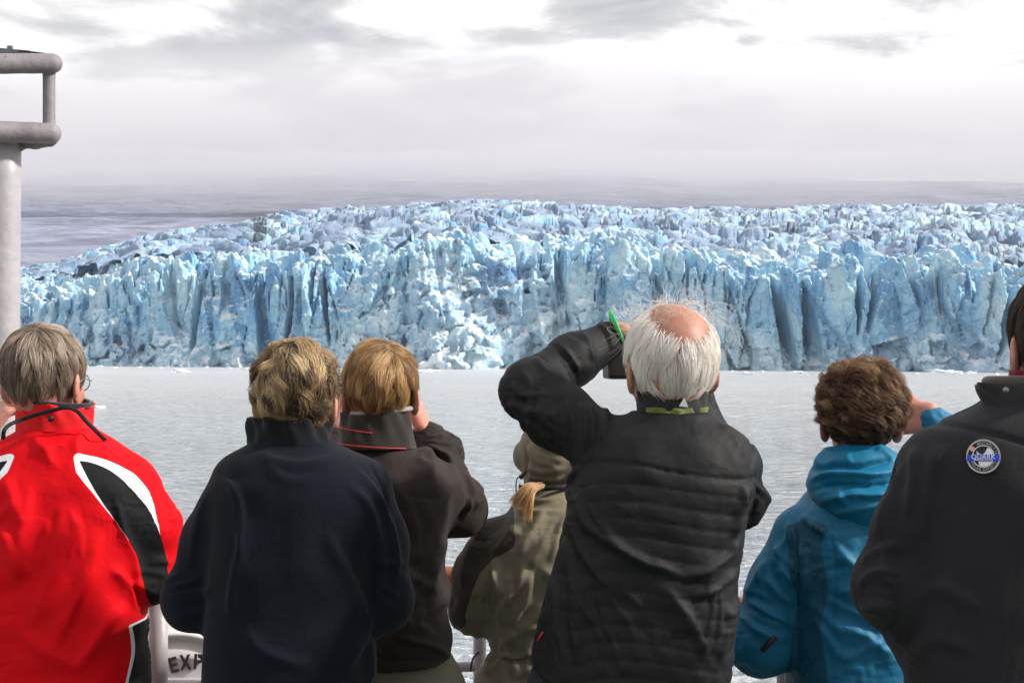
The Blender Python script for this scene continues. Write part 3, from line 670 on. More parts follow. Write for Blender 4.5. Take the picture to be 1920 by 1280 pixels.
class Person:
    """builds body mesh, jacket, trousers, shoes from traced outlines; everything in world space around the feet"""
    def __init__(s, D, slices, label, skin, seed):
        s.D = D; s.seed = seed
        rows = []
        for py, xl, xr, dy, b in slices:
            l, r = W(xl, py, D), W(xr, py, D); rows.append((l[2], (l[0] + r[0]) / 2, D + dy, (r[0] - l[0]) / 2, b))
        s.sl = np.array(rows); hip = s.sl[np.argmin(s.sl[:, 0])]; s.hx, s.hy = hip[1], hip[2]
        s.root = bpy.data.objects.new('person', None); COL.objects.link(s.root); s.root.location = (s.hx, s.hy, 0); s.o = np.array([s.hx, s.hy, 0.]); s.root.empty_display_size = .2
        tag(s.root, label, 'person', 'passengers at the rail watching the glacier'); s.skin = skin; s.arms = []; s.hands = []; s.extra = []; s.hd = None
    def P(s, px, py, dy=0.): return W(px, py, s.D + dy)
    def arm(s, *pts): s.arms.append([(s.P(px, py, dy), r / FPX * (s.D + dy)) for px, py, dy, r in pts]); return s.arms[-1]
    def sethead(s, px, py, dy=0., yaw=0., pitch=0., sc=1., roll=0., ear=1.):
        s.hc = s.P(px, py, dy); s.R = rotz(yaw) @ rotx(pitch) @ roty(roll); s.hs = sc; s.ear = ear
    def body(s, inset=.028):
        top = s.sl[np.argmax(s.sl[:, 0])]; nb = np.array([top[1], top[2], top[0] - .02])
        allp = [s.hc + [0, 0, .14], s.hc - .14, s.hc + .14, [s.hx - .2, s.hy - .15, .0], [s.hx + .2, s.hy + .2, 0.]] + [p for a in s.arms for p, r in a] + [w for w, *_ in s.hands]
        allp += list(s.sl[:, [1, 2, 0]] - np.c_[s.sl[:, 3], s.sl[:, 4], 0*s.sl[:, 3]]) + list(s.sl[:, [1, 2, 0]] + np.c_[s.sl[:, 3], s.sl[:, 4], 0*s.sl[:, 3]])
        allp = np.array(allp); lo = allp.min(0) - [.12, .12, 0]; hi = allp.max(0) + [.12, .14, .0]; lo[2] = .0; hi[2] = s.hc[2] + .135
        S = Field(lo, hi, .0042)
        S.torso(s.sl, .03, 2.2, inset)
        for a in s.arms:
            for (p, r), (q, r2) in zip(a[:-1], a[1:]): S.rc(p, q, min(r * .62, .05), min(r2 * .62, .048), .03)
        for hnd in s.hands: hand(S, *hnd)
        zt = min(max(s.sl[:, 0].min(), .8), .88); nbk = nb.copy(); S.ell((s.hx, s.hy, .92), (.125, .085, .12), None, .03)
        for sx in (-1, 1):
            hp = np.array([s.hx + sx*.075, s.hy, zt]); kn = np.array([s.hx + sx*.10, s.hy + .02, .48]); an = np.array([s.hx + sx*.11, s.hy, .09])
            S.rc(hp, kn, .070, .050, .04); S.rc(kn, an, .050, .036, .03); S.ell(an + [sx*.01, .06, -.045], (.042, .11, .038), rotz(-sx*.12), .02)
        head(S, s.hc, s.R, s.hs, nbk, s.ear)
        V, Q = S.mesh(1); mesh_obj('body', V, Q, s.skin, s.root, s.o); del S
    def legs(s, tm, sm, top=None, hw=.0):
        zt = (top or s.sl[:, 0].min() + .05); S = Field((s.hx - .34, s.hy - .26, .03), (s.hx + .34, s.hy + .28, zt + .06), .008)
        S.ell((s.hx, s.hy, zt - .08), (.165 + hw, .115, .14), None, .03)
        lowr = s.sl[s.sl[:, 0] < zt + .1].copy(); bot_ = s.sl[np.argmin(s.sl[:, 0])].copy(); bot_[0] = min(bot_[0], zt) - .06; bot_[4] *= .9; rows_ = [r_ for r_ in lowr if r_[0] <= zt] + [[zt, *[np.interp(zt, s.sl[::-1, 0], s.sl[::-1, k]) for k in (1, 2, 3, 4)]], bot_]
        S.torso(rows_, .04, 2.3, .017)
        for sx in (-1, 1):
            hp = np.array([s.hx + sx*.085, s.hy, zt - .12]); kn = np.array([s.hx + sx*.10, s.hy + .02, .48]); an = np.array([s.hx + sx*.11, s.hy, .08])
            S.rc(hp, kn, .105 + hw*.4, .078, .04); S.rc(kn, an, .078, .070, .03)
        V, Q = S.mesh(2); V = drape(V, Q, lambda P_, d: .05 * np.abs(d[:, 2]) + 0*P_[:, 0], 50, .006, .01, .1, seed=s.seed, wl=.06)
        o = mesh_obj('trousers', V, Q, tm, s.root, s.o)
        for sx in (-1, 1):
            S = Field((s.hx + sx*.11 - .08, s.hy - .13, -.004), (s.hx + sx*.11 + .08, s.hy + .26, .17), .005); a = np.array([s.hx + sx*.11, s.hy, .10])
            S.rc(a, a + [0, -.01, -.03], .055, .056, .02); S.ell(a + [sx*.012, .065, -.055], (.052, .135, .046), rotz(-sx*.12), .02); V, Q = S.mesh(2); V[:, 2] = np.maximum(V[:, 2], .004)
            mesh_obj('shoe', V, Q, sm, s.root, s.o)
        return o
    def jacket(s, material, name='jacket', k=.035, p=2.5, h=.0048, folds=(), stretch=None, attrs=None, post=None, pre=None, dr={}, vert=.06, hor=.05, elbow=.10, slk=.03):
        pts = [(q, r) for a in s.arms for q, r in a]; A = np.array([q for q, r in pts] + list(s.sl[:, [1, 2, 0]] - np.c_[s.sl[:, 3], s.sl[:, 4], 0*s.sl[:, 3]]) + list(s.sl[:, [1, 2, 0]] + np.c_[s.sl[:, 3], s.sl[:, 4], 0*s.sl[:, 3]]))
        r = max([r for q, r in pts]); S = Field(A.min(0) - r * .9 - .02, A.max(0) + r * .9 + .02, h)
        S.torso(s.sl, .02, p)
        for a in s.arms:
            for (q, r), (q2, r2) in zip(a[:-1], a[1:]): S.rc(q, q2, r, r2, slk if q is not a[0][0] else k)
        if pre: pre(S)
        V, Q = S.mesh(2); V0 = V.copy(); rng = s.seed
        elb = [a[len(a)//2][0] for a in s.arms]
        def st(Pm, d):
            sl = np.clip(.55 + .9 * noise3(Pm, 7, rng, 2), .1, 1.6); e = hor * (1 - d[:, 2]**2) + vert * d[:, 2]**2
            for q in elb: e = e + elbow * np.exp(-((Pm - q)**2).sum(1) / .13**2)
            return e * sl if stretch is None else stretch(Pm, d, e * sl)
        kw = dict(it=130, lin=.014, lout=.018, seed=s.seed, wl=.05, amp=.003); kw.update(dr); kw['bend'] = .022 * (kw.get('bend', .1) / .1); V = drape(V, Q, st, **kw)
        if folds:
            Nf = vnormals(relax(V0, Q, 3), Q); V = fold_lines(relax(V, Q, 1, .5), Nf, folds, s.seed); V = relax(V, Q, 1, .4)
        if post: V = post(V, V0, Q)
        at = attrs(V0) if attrs else None
        s.jo = mesh_obj(name, V, Q, material, s.root, s.o, attrs=at); s.jV, s.jQ = V, Q; ORG[s.jo.name] = s.o; return s.jo
    def collar(s, name, material, px, py_top, py_bot, wpx_top, wpx_bot, dy=0., depth=.9, tilt=(0, 0), th=.007, flare=.0, wob=.004, parent=None, n=96, m=16, open_=False):
        """standing collar: an elliptical band round the neck"""
        cx = s.P(px, 700, dy - .010); zt = s.P(px, py_top, dy)[2]; zb = s.P(px, py_bot, dy)[2]; a1 = wpx_top / 2 / FPX * (s.D + dy); a0 = wpx_bot / 2 / FPX * (s.D + dy)
        th_ = np.linspace(0, 2*PI, n, endpoint=False); rng = np.random.default_rng(s.seed + 5); ph = rng.uniform(0, 6, 6)
        rows = []
        for side in (1, 0):
            for v in (np.linspace(0, 1, m) if side else np.linspace(1, 0, m)):
                a = a0 + (a1 - a0) * v - (0 if side else th); w_ = wob * (np.sin(3*th_ + ph[0] + 2.5*v) + .7*np.sin(7*th_ + ph[1] - 3*v) + .5*np.sin(13*th_ + ph[2] + 5*v)) * (.3 + v)
                rr_ = a + w_ + flare * v**2; z = zb + (zt - zb) * v + (tilt[0]*np.cos(th_) + tilt[1]*np.sin(th_)) * v + .3 * w_ - (.002 if side == 0 and v > .9 else 0)
                rows.append(np.stack([cx[0] + rr_*np.cos(th_), cx[1] + rr_*depth*np.sin(th_), z], -1))
        V = np.concatenate(rows); M = 2*m; i = np.arange(M)[:, None]; j = np.arange(n)[None]; j2 = (j+1) % n; i2 = (i+1) % M
        F = np.stack([i*n + j, i*n + j2, i2*n + j2, i2*n + j], -1).reshape(-1, 4)
        o = mesh_obj(name, V, F, material, parent or s.root, s.o if parent is None else s.o)
        if parent is not None: o.parent = parent; o.location = (0, 0, 0)
        s.cV = V; return o
    def band(s, name, material, z_px, px, wpx, hpx, dy=0., depth=.9, tilt=(0,0), parent=None, r=.003):
        c = s.P(px, z_px, dy - .010); a = wpx / 2 / FPX * (s.D + dy); t = np.linspace(0, 2*PI, 80, endpoint=False)
        pts = np.stack([c[0] + a*np.cos(t), c[1] + a*depth*np.sin(t), c[2] + tilt[0]*np.cos(t) + tilt[1]*np.sin(t)], -1)
        o = tube(name, pts, r, material, s.root, s.o, seg=10, closed=True)
        if parent is not None: o.parent = parent; o.location = (0, 0, 0)
        return o
    def snap(s, px, py, out=.002):
        """point of the jacket's camera-side surface at a photo position"""
        pr = s.jV; X = 960 + FPX * pr[:, 0] / pr[:, 1]; Y = 640 - FPX * (pr[:, 2] - EYE) / pr[:, 1]; d = (X - px)**2 + (Y - py)**2
        idx = np.where(d < 64)[0]; idx = idx if len(idx) else np.array([d.argmin()]); k = idx[pr[idx, 1].argmin()]
        y = pr[idx][pr[idx, 1] < pr[k, 1] + .03][:, 1].mean() - out; return W(px, py, y)
    def cap(s, material, rad, off=(0, -.012, .020), cut=None, noise_=.004, h=.004):
        """the mass of hair close to the scalp"""
        c = s.hc + s.R @ (np.array(off) * s.hs); r = np.array(rad); S = Field(c - r.max() - .04, c + r.max() + .04, h)
        S.ell(c, r, s.R, .01)
        if cut: cut(S, c)
        V, Q = S.mesh(1); N = vnormals(V, Q); V = V + N * (noise_ * noise3(V, 45, s.seed, 3))[:, None]
        o = mesh_obj('hair', V, Q, material, s.root, s.o); ORG[o.name] = s.o; s.cc = c; return o
    def glove(s, *a): s.hands.append(a)

# ================================================================== the passengers
SK1 = skin_mat('skin_ruddy', (.50, .26, .19), (.46, .14, .10)); SK2 = skin_mat('skin_tanned', (.42, .225, .15), (.37, .15, .10)); SK3 = skin_mat('skin_fair', (.60, .30, .21), (.55, .15, .10))
TR_DARK = cloth('dark_trouser_cloth', (.02, .02, .025)); TR_KHAKI = cloth('khaki_trouser_cloth', (.17, .155, .105)); TR_NAVY = cloth('navy_trouser_cloth', (.012, .016, .035))
SHOE = plain('shoe_leather', (.02, .016, .013), .6)
BLACKP = plain('black_plastic', (.012, .012, .013), .4); METAL = plain('dark_metal', (.25, .24, .23), .35, .9)
STRAP = cloth('strap_webbing', (.012, .012, .014), .7)
SEAM = plain('seam_thread', (.006, .006, .007), .9)
def oncollar(s, sname, col): pass
def below(y0, soft=.35):
    """hair grows where the scalp direction is above a line that drops at the back (local z over y)"""
    return lambda D: smooth01((D[:, 2] - (y0 + .95 * np.maximum(D[:, 1], -0.15) - .25 * (np.abs(D[:, 0]) > .8) * 0)) / .12)
def camera_thing(c, R, label, sc=1.):
    c = np.asarray(c, float); r = bpy.data.objects.new('camera_body_set', None); r.name = 'photo_camera'; COL.objects.link(r); r.location = c; tag(r, label, 'camera')
    V, F = join([boxm((0, 0, 0), (.062, .024, .040), None, .3), boxm((0, -.002, .046), (.022, .022, .012), None, .35), boxm((.048, .008, .0), (.016, .026, .038), None, .4)])
    mesh_obj('housing', (V * sc) @ R.T + c, F, BLACKP, r, c, smooth=False)
    t = np.linspace(.022, .095, 12); V, F = tube(None, np.c_[0*t - .008, t, 0*t], np.where((t > .05) & (t < .07), .034, .031), None, seg=28); mesh_obj('lens', (V * sc) @ R.T + c, F, BLACKP, r, c)
    return r

# ---------------- man in the red jacket
T1 = time.time()
p = Person(3.05, [(787, 52, 162, 0, .07), (800, 28, 190, 0, .08), (818, -10, 222, 0, .095), (850, -60, 262, 0, .115), (890, -88, 288, 0, .13), (940, -100, 296, 0, .135), (1000, -103, 286, 0, .14),
     (1060, -101, 280, 0, .145), (1120, -100, 274, 0, .15), (1200, -98, 272, 0, .155), (1280, -98, 278, 0, .16), (1440, -98, 282, 0, .165)],
     'grey-haired man in a bright red jacket with black and white shoulder panels', SK1, 1)
p.arm((245, 895, 0, 48), (282, 975, 0, 54), (280, 1062, 0, 50), (230, 1075, .27, 38)); p.arm((-60, 900, 0, 50), (-150, 960, .12, 50), (-48, 832, .16, 36))
p.sethead(84, 704, 0, yaw=-.20, pitch=-.05, sc=.99); p.glove(p.P(-38, 822, .165), (.55, .25, .75), (.7, .5, -.2), -1, .55, 1.02); p.body()
p.legs(TR_DARK, SHOE)
def poly(pp, D): return np.array([W(x, y, D)[[0, 2]] for x, y in pp])
bk = poly(list(spline([(157, 847), (180, 851), (210, 864), (238, 888), (262, 920), (284, 952), (300, 1000), (309, 1060), (314, 1140)], 60)) + [(275, 1140), (270, 1085), (255, 1020), (228, 962), (192, 905)], 2.98)
wo_ = poly(list(spline([(141, 841), (146, 833), (162, 831), (205, 842), (246, 867), (277, 903), (296, 950), (304, 1002)], 50)) + [(298, 1004), (240, 1000), (222, 962), (182, 908), (150, 870)], 2.98)
def at1(V):
    q = V[:, [0, 2]]; c = W(92, 900, 2.98)[0]; qm = q.copy(); qm[:, 0] = 2*c - q[:, 0]
    out = {}
    for nm, pl in (('black_panel', bk), ('white_edge', wo_)):
        out[nm] = np.minimum(polysd(q, pl), polysd(qm, pl))
    out['white_edge'] = out['white_edge'] + .0055
    side = -.797; zb_ = W(0, 1160, 2.98)[2] - q[:, 1]; wav = side - .02 * np.clip(zb_ - .06, 0, 1) + .004 * np.sin(zb_ * 34)
    low = np.maximum(wav - q[:, 0], q[:, 1] - W(0, 1160, 2.98)[2]); mir = np.maximum(q[:, 0] - (2*c - wav), q[:, 1] - W(0, 1160, 2.98)[2]); lo = np.minimum(low, mir)
    out['white_edge'] = np.minimum(out['white_edge'], lo - .0045); out['black_panel'] = np.minimum(out['black_panel'], lo)
    return out
M = cloth('red_shell', (.62, .002, .007), .75, .0, 700, .15, .10, (.50, .002, .005), attr=[('white_edge', (.70, .70, .74), 0), ('black_panel', (.012, .012, .013), 0)], spec=.12)
F1_ = [([(60, 880), (45, 1000), (20, 1120)], 26, 7, .4), ([(120, 930), (100, 1060), (62, 1180)], 22, 8, -.4), ([(190, 985), (160, 1090), (95, 1230)], 20, 8, .4), ([(222, 980), (250, 1040), (262, 1120)], 14, 7, .3), ([(5, 975), (25, 1040), (60, 1080)], 18, 8, .4),
  ([(240, 1130), (190, 1180), (130, 1270)], 18, 8, -.4), ([(30, 1180), (90, 1220), (150, 1250)], 20, 6, .3), ([(205, 1060), (235, 1090), (258, 1150)], 10, 7, .4), ([(180, 815), (120, 835), (60, 850)], 12, 4, .3), ([(60, 815), (85, 840), (110, 880)], 10, 5, .3), ([(165, 812), (145, 830), (150, 860)], 8, 4, .3),
  ([(235, 870), (262, 905), (275, 950)], 7, 3, .3), ([(300, 905), (318, 945), (325, 985)], 8, 5, .3), ([(215, 925), (225, 975), (232, 1010)], 7, 5, -.3), ([(0, 890), (30, 930), (50, 990)], 16, 5, .3)] + family(285, 1075, 10, 6, 5, 70, 16, 6, 5, 11) + family(70, 1000, 100, 8, 6, 130, 34, 10, 3.5, 12)
p.jacket(M, attrs=at1, folds=F1_, vert=.10, hor=.06, dr=dict(wl=.07, amp=.004, lout=.022, lin=.012, bend=.16))
CR = cloth('red_collar_cloth', (.62, .002, .007), .75, 0, 700, .15, .1, (.50, .002, .005)); LIN = cloth('black_fleece_lining', (.012, .011, .013), .95, .3)
co = p.collar('collar', CR, 104, 752, 806, 136, 140, .005, .95, (-.010, .004), .008, wob=.0035)
p.band('collar_lining', LIN, 750, 104, 130, 0, .005, .95, (-.010, .004), co, .0055)
HM = hair_mat('grey_brown_hair', [(0, (.09, .06, .042)), (.35, (.22, .16, .115)), (.7, (.42, .33, .25)), (1, (.66, .58, .50))]); HB = plain('grey_brown_scalp', (.10, .07, .05), .8, bumps=.5)
side = lambda D: (D[:, 2] > -.86 + .95*np.maximum(D[:, 1], -.3) + .42*np.exp(-((D[:, 1]+.05)/.28)**2)*(np.abs(D[:, 0]) > .7)) * 1.
cp = p.cap(HB, (.076, .096, .088), cut=lambda S, c: (S.ell(c + p.R @ np.array([0, .10, -.07]), (.11, .075, .085), p.R, .01, True), S.ell(c + np.array([0, 0, -.145]), (.13, .13, .05), None, .01, True)))
hair('hair_strands', cp, p.cc, p.R, (.077, .097, .089), side, 9500, lambda D: .060 - .018*D[:, 2], (.1, -.45, .9), HM, .20, .9, .72, 200, tz=.2, rr=.00042, seed=1, messy=.22)
# neck strap, press stud, glasses
sp = [p.P(12, 822, -.10), p.P(14, 806, -.11), p.P(24, 795, -.10), p.P(45, 786, -.085), p.P(75, 776, -.088), p.P(105, 768, -.09), p.P(130, 763, -.088), p.P(150, 770, -.075), p.P(165, 787, -.062), p.P(180, 802, -.055), p.P(196, 818, -.04), p.P(204, 826, .0), p.P(200, 835, .05)]
cam1 = camera_thing(p.P(60, 745, .20), rotz(-.42), 'camera held by the man in red, its black strap looped round his collar')
s_ = tube('strap', spline([q_ - [0, .019, 0] for q_ in sp], 60), .0045, STRAP, cam1, tuple(cam1.location), seg=10, flat=(.22, 1.))
V, F = tube(None, np.array([p.P(95, 785, -.092), p.P(95, 785, -.100), p.P(95, 785, -.102)]), np.array([.0065, .0065, .003]), None, seg=20); mesh_obj('press_stud', V, F, BLACKP, p.root, p.o)
def glasses(p, mt, lens=True):
    L = lambda x, y, z: p.hc + p.R @ (np.array([x * (1 - .22 * (y > .06)), y, z]) * p.hs); parts = []
    for sx in (-1, 1):
        parts.append(tube(None, spline([L(sx*.084, -.006, -.014), L(sx*.084, .015, -.006), L(sx*.080, .07, -.006), L(sx*.068, .108, -.008)], 20), .0014, None, seg=8))
        t = np.linspace(0, 2*PI, 32, endpoint=False); parts.append(tube(None, np.stack([L(sx*.036 + .026*math.cos(a), .112 - abs(.026*math.cos(a))*.12, -.012 + .019*math.sin(a)) for a in t]), .0012, None, seg=8, closed=True))
    parts.append(tube(None, spline([L(-.010, .112, -.008), L(0, .114, -.005), L(.010, .112, -.008)], 8), .0013, None, seg=8))
    V, F = join(parts); g = mesh_obj('glasses', V, F, mt, p.root, p.o)
    m, t = mat('lens_glass'); t.out(t.n('ShaderNodeBsdfPrincipled', {'Base Color': (.8, .9, .88, 1), 'Roughness': .02, 'Transmission Weight': 1., 'IOR': 1.1}).outputs[0])
    for sx in (-1, 1):
        t_ = np.linspace(0, 2*PI, 24, endpoint=False); R0 = np.array([L(sx*.036 + .0255*math.cos(a), .112 - abs(.026*math.cos(a))*.12, -.012 + .0185*math.sin(a)) for a in t_]); c = L(sx*.036, .1125, -.012)
        j = np.arange(24); o = mesh_obj('lens', np.vstack([R0, c]), np.stack([j, (j+1) % 24, np.full(24, 24)], 1), m, p.root, p.o); o.parent = g; o.location = (0, 0, 0)
glasses(p, METAL)
print('p1', round(time.time()-T1, 1))

# ---------------- woman in the dark fleece
p = Person(2.75, [(812, 488, 606, 0, .07), (822, 462, 636, 0, .085), (838, 436, 668, 0, .10), (865, 412, 700, 0, .12), (905, 400, 718, 0, .135), (960, 392, 724, 0, .14), (1040, 386, 716, 0, .145),
     (1120, 388, 706, 0, .145), (1190, 387, 702, 0, .15), (1280, 377, 702, 0, .16), (1440, 362, 708, 0, .17)],
     'woman with tousled blonde-brown hair in a plain navy-black fleece, elbows out', SK3, 2)
p.arm((446, 900, 0, 54), (402, 1000, 0, 54), (364, 1106, 0, 56), (440, 1095, .27, 42)); p.arm((680, 905, 0, 56), (706, 1000, 0, 56), (713, 1106, 0, 58), (630, 1090, .27, 42))
p.sethead(556, 738, 0, yaw=.0, pitch=-.12, sc=.90); p.glove(p.P(470, 1090, .32), (.8, .5, .1), (0, -.3, -1), 1, .7, .92); p.glove(p.P(600, 1085, .32), (-.8, .5, .1), (0, -.3, -1), -1, .7, .92); p.body(); p.legs(TR_DARK, SHOE)
M = cloth('navy_fleece', (.0040, .0060, .0112), .95, .06, 420, .6, .12, (.007, .008, .013), spec=.15)
F2_ = [([(655, 868), (715, 940), (742, 1030), (742, 1110)], 10, 6, .4), ([(640, 900), (690, 960), (712, 1060), (700, 1150)], 12, 7, -.4), ([(610, 985), (660, 1090), (690, 1170)], 16, 6, .4), ([(700, 1130), (680, 1190), (640, 1270)], 15, 6, .4), ([(690, 1185), (694, 1240), (690, 1290)], 9, 6, .3),
  ([(420, 880), (452, 950), (455, 1060)], 9, 6, .4), ([(470, 960), (440, 1080), (430, 1170)], 14, 6, -.4), ([(395, 900), (370, 1000), (360, 1070)], 12, 5, .4), ([(480, 850), (550, 868), (640, 855)], 16, 4, .4), ([(450, 1180), (520, 1230), (600, 1250)], 18, 5, .3), ([(500, 870), (540, 900), (600, 890)], 14, 3, .3),
  ([(404, 872), (436, 905), (450, 965), (452, 1040)], 2.4, -3.0, 0), ([(690, 866), (716, 910), (732, 990)], 2.4, -3.0, 0)] + family(355, 1110, -20, 8, 5, 70, 18, 7, 4.5, 21) + family(735, 1090, 25, 8, 5, 70, 18, 7, 4.5, 22)
p.jacket(M, folds=F2_, vert=.05, hor=.06, elbow=.05, dr=dict(wl=.10, amp=.005, lout=.016, lin=.010, bend=.22))
p.collar('collar', cloth('navy_fleece_collar', (.004, .005, .008), .95, .08, 420, .6), 545, 786, 842, 150, 156, .0, .88, (-.004, -.006), .012, .004, .005)
HM = hair_mat('blonde_streaked_hair', [(0, (.05, .03, .018)), (.28, (.13, .08, .045)), (.55, (.42, .28, .14)), (.85, (.80, .62, .38)), (1, (.92, .80, .58))]); HB = plain('dark_blonde_scalp', (.10, .065, .04), .8, bumps=.5)
msk = lambda D: (D[:, 2] > -.88 + .98*np.maximum(D[:, 1], -.3)) * 1.
cp = p.cap(HB, (.071, .090, .083), cut=lambda S, c: (S.ell(c + p.R @ np.array([0, .10, -.07]), (.11, .08, .085), p.R, .01, True), S.ell(c + np.array([0, 0, -.150]), (.13, .13, .05), None, .01, True)))
hair('hair_strands', cp, p.cc, p.R, (.071, .090, .083), msk, 9000, lambda D: .078 - .018*D[:, 2], (.0, -.2, .98), HM, .22, .8, .86, 110, rr=.00042, seed=2, messy=.95, jit=.25, curl=.007, cfreq=.9, tz=.45)
print('p2', round(time.time()-T1, 1))

# ---------------- man in the brown jacket
p = Person(3.15, [(824, 655, 765, 0, .07), (836, 630, 795, 0, .085), (855, 604, 828, 0, .105), (880, 588, 846, 0, .125), (930, 582, 848, 0, .135), (1000, 586, 836, 0, .14), (1080, 590, 834, 0, .14),
     (1140, 590, 840, 0, .145), (1180, 588, 850, 0, .15), (1200, 590, 847, 0, .15), (1219, 594, 838, 0, .145)],
     'sandy-haired man in a dark brown jacket with red collar piping, hands at his face', SK1, 3)
p.arm((806, 902, .02, 46), (862, 942, .10, 47), (818, 840, .18, 38), (803, 812, .20, 32)); p.arm((626, 902, .02, 46), (574, 946, .10, 46), (618, 840, .18, 34), (628, 806, .19, 28))
p.sethead(714, 727, 0, yaw=.02, pitch=.0, sc=.95, ear=1.08); p.glove(p.P(796, 806, .20), (-.35, .5, .75), (-.8, .4, 0), 1, .45); p.glove(p.P(630, 800, .19), (.22, .35, .9), (.9, .3, 0), -1, .35); p.body(); p.legs(TR_KHAKI, SHOE, top=1.03)
M = cloth('brown_softshell', (.017, .0105, .0095), .8, .04, 800, .3, .15, (.022, .015, .014))
F3_ = [([(780, 840), (806, 856), (812, 900)], 8, 7, .4), ([(800, 838), (838, 858), (850, 900)], 8, 8, -.4), ([(850, 878), (858, 930), (840, 985)], 9, 8, .4), ([(868, 880), (880, 925), (862, 980)], 7, 7, -.4), ([(885, 890), (900, 925), (885, 965)], 6, 6, .3), ([(760, 925), (800, 935), (838, 925)], 2.4, -2.5, 0),
  ([(836, 1000), (818, 1060), (800, 1120)], 10, 7, .4), ([(830, 1060), (835, 1110), (820, 1150)], 7, 7, -.3), ([(800, 1140), (785, 1165), (815, 1180)], 8, 7, .4), ([(740, 1195), (800, 1210), (848, 1232)], 8, 8, -.4), ([(720, 1100), (770, 1170), (840, 1200)], 14, 5, .3), ([(845, 800), (858, 830), (880, 880)], 7, 6, .3),
  ([(730, 880), (770, 960), (790, 1060)], 16, 4, .3), ([(690, 1232), (760, 1238), (842, 1240)], 3, -3, 0)] + family(815, 845, 20, 10, 5, 50, 13, 5, 4.5, 31) + family(880, 940, 80, 10, 4, 55, 14, 5, 4.5, 32) + family(760, 1120, 60, 15, 4, 120, 30, 10, 4, 33)
p.jacket(M, folds=F3_, vert=.09, hor=.06, elbow=.14, dr=dict(wl=.06, amp=.004, lout=.018, lin=.012))
BC = cloth('brown_collar_cloth', (.022, .018, .015), .9, .2, 500, .5)
co = p.collar('collar', BC, 706, 770, 838, 124, 148, .0, .95, (.002, .004), .009, .0, .003)
RED = plain('red_piping', (.55, .02, .02), .6); GREY = cloth('knitted_grey_collar', (.30, .29, .28), .9, .3, 200, .9)
t = np.linspace(PI*1.08, PI*1.80, 40)
def arc(px, py, wpx, dy, t, dep=.95, off=.0): c = p.P(px, py, dy - .012); a = wpx/2/FPX*(p.D+dy); return np.stack([c[0] + a*np.cos(t), c[1] + a*dep*np.sin(t), np.full(len(t), c[2]) + off*(t - t[0])], -1)
for nm, pts in (('collar_piping', arc(703, 826, 152, 0, t, .95, -.006)), ('collar_piping', arc(704, 798, 140, 0, np.linspace(PI*1.12, PI*1.5, 24), .95, -.009))):
    o = tube(nm, pts, .0013, RED, p.root, p.o, seg=8); o.parent = co; o.location = (0, 0, 0)
p.band('inner_collar', GREY, 770, 716, 112, 0, .0, .92, (.006, .0), co, .0055)
HM = hair_mat('sandy_hair', [(0, (.12, .06, .025)), (.35, (.32, .18, .075)), (.7, (.58, .36, .16)), (1, (.82, .58, .32))]); HB = plain('sandy_scalp', (.20, .12, .06), .8, bumps=.5)
cp = p.cap(HB, (.0725, .092, .084), cut=lambda S, c: (S.ell(c + p.R @ np.array([0, .10, -.06]), (.11, .08, .085), p.R, .01, True), S.ell(c + np.array([0, 0, -.142]), (.13, .13, .05), None, .01, True)))
msk = lambda D: (D[:, 2] > -.88 + 1.0*np.maximum(D[:, 1], -.3) + .30*np.exp(-((D[:, 1]+.0)/.25)**2)*(np.abs(D[:, 0]) > .75)) * 1.
hair('hair_strands', cp, p.cc, p.R, (.0735, .093, .085), msk, 9000, lambda D: .062 + .0*D[:, 2], (.25, -.35, .9), HM, .26, .5, .72, 170, tz=.25, rr=.00040, seed=3, messy=.35, side=lambda q: np.array([-.35, -.2, -.1]) * (q[:, 2:3] > 0))
print('p3', round(time.time()-T1, 1))

# ---------------- hooded person leaning on the rail
p = Person(3.35, [(905, 992, 1075, .02, .07), (925, 975, 1092, .02, .085), (950, 952, 1112, .01, .11), (990, 922, 1128, 0, .13), (1050, 905, 1132, 0, .135), (1110, 905, 1125, 0, .135), (1160, 914, 1108, 0, .13),
     (1196, 922, 1096, 0, .122), (1206, 918, 1098, 0, .122), (1225, 908, 1112, 0, .135), (1255, 892, 1128, 0, .15), (1290, 882, 1140, 0, .16), (1440, 862, 1158, 0, .175)],
     'person in an olive-green coat, hood up, a lock of blonde hair hanging out', SK3, 4)
p.arm((930, 1005, .0, 46), (905, 1065, -.01, 50), (892, 1128, .0, 48), (970, 1120, .27, 36)); p.arm((1105, 1005, .0, 46), (1125, 1130, 0, 46), (1060, 1120, .27, 36))
p.sethead(1046, 850, .05, yaw=.2, pitch=-.3, sc=.90); p.glove(p.P(1000, 1115, .30), (.7, .7, -.1), (0, -.2, -1), 1, .8, .92); p.glove(p.P(1040, 1115, .30), (-.7, .7, -.1), (0, -.2, -1), -1, .8, .92); p.body(); p.legs(TR_DARK, SHOE)
br = poly(spline([(962, 940), (966, 965), (964, 1000), (935, 1024), (905, 1052), (888, 1090), (874, 1130), (868, 1160), (800, 1180), (800, 1000), (900, 930)], 60), 3.32)
M = cloth('olive_coat_cloth', (.175, .155, .105), .8, .05, 700, .2, .2, (.135, .117, .075), attr=[('brown_sleeve', (.045, .034, .026), 0)])
def post4(V, V0, Q):
    z = W(0, 1203, 3.35)[2]; N = vnormals(V, Q); g = np.exp(-((V0[:, 2] - z) / .010)**2); gx = 1 - .0*g
    return V - N * (.009 * g)[:, None] + N * (.004 * np.sin(V0[:, 0] * 210) * np.exp(-((V0[:, 2] - z) / .045)**2))[:, None]
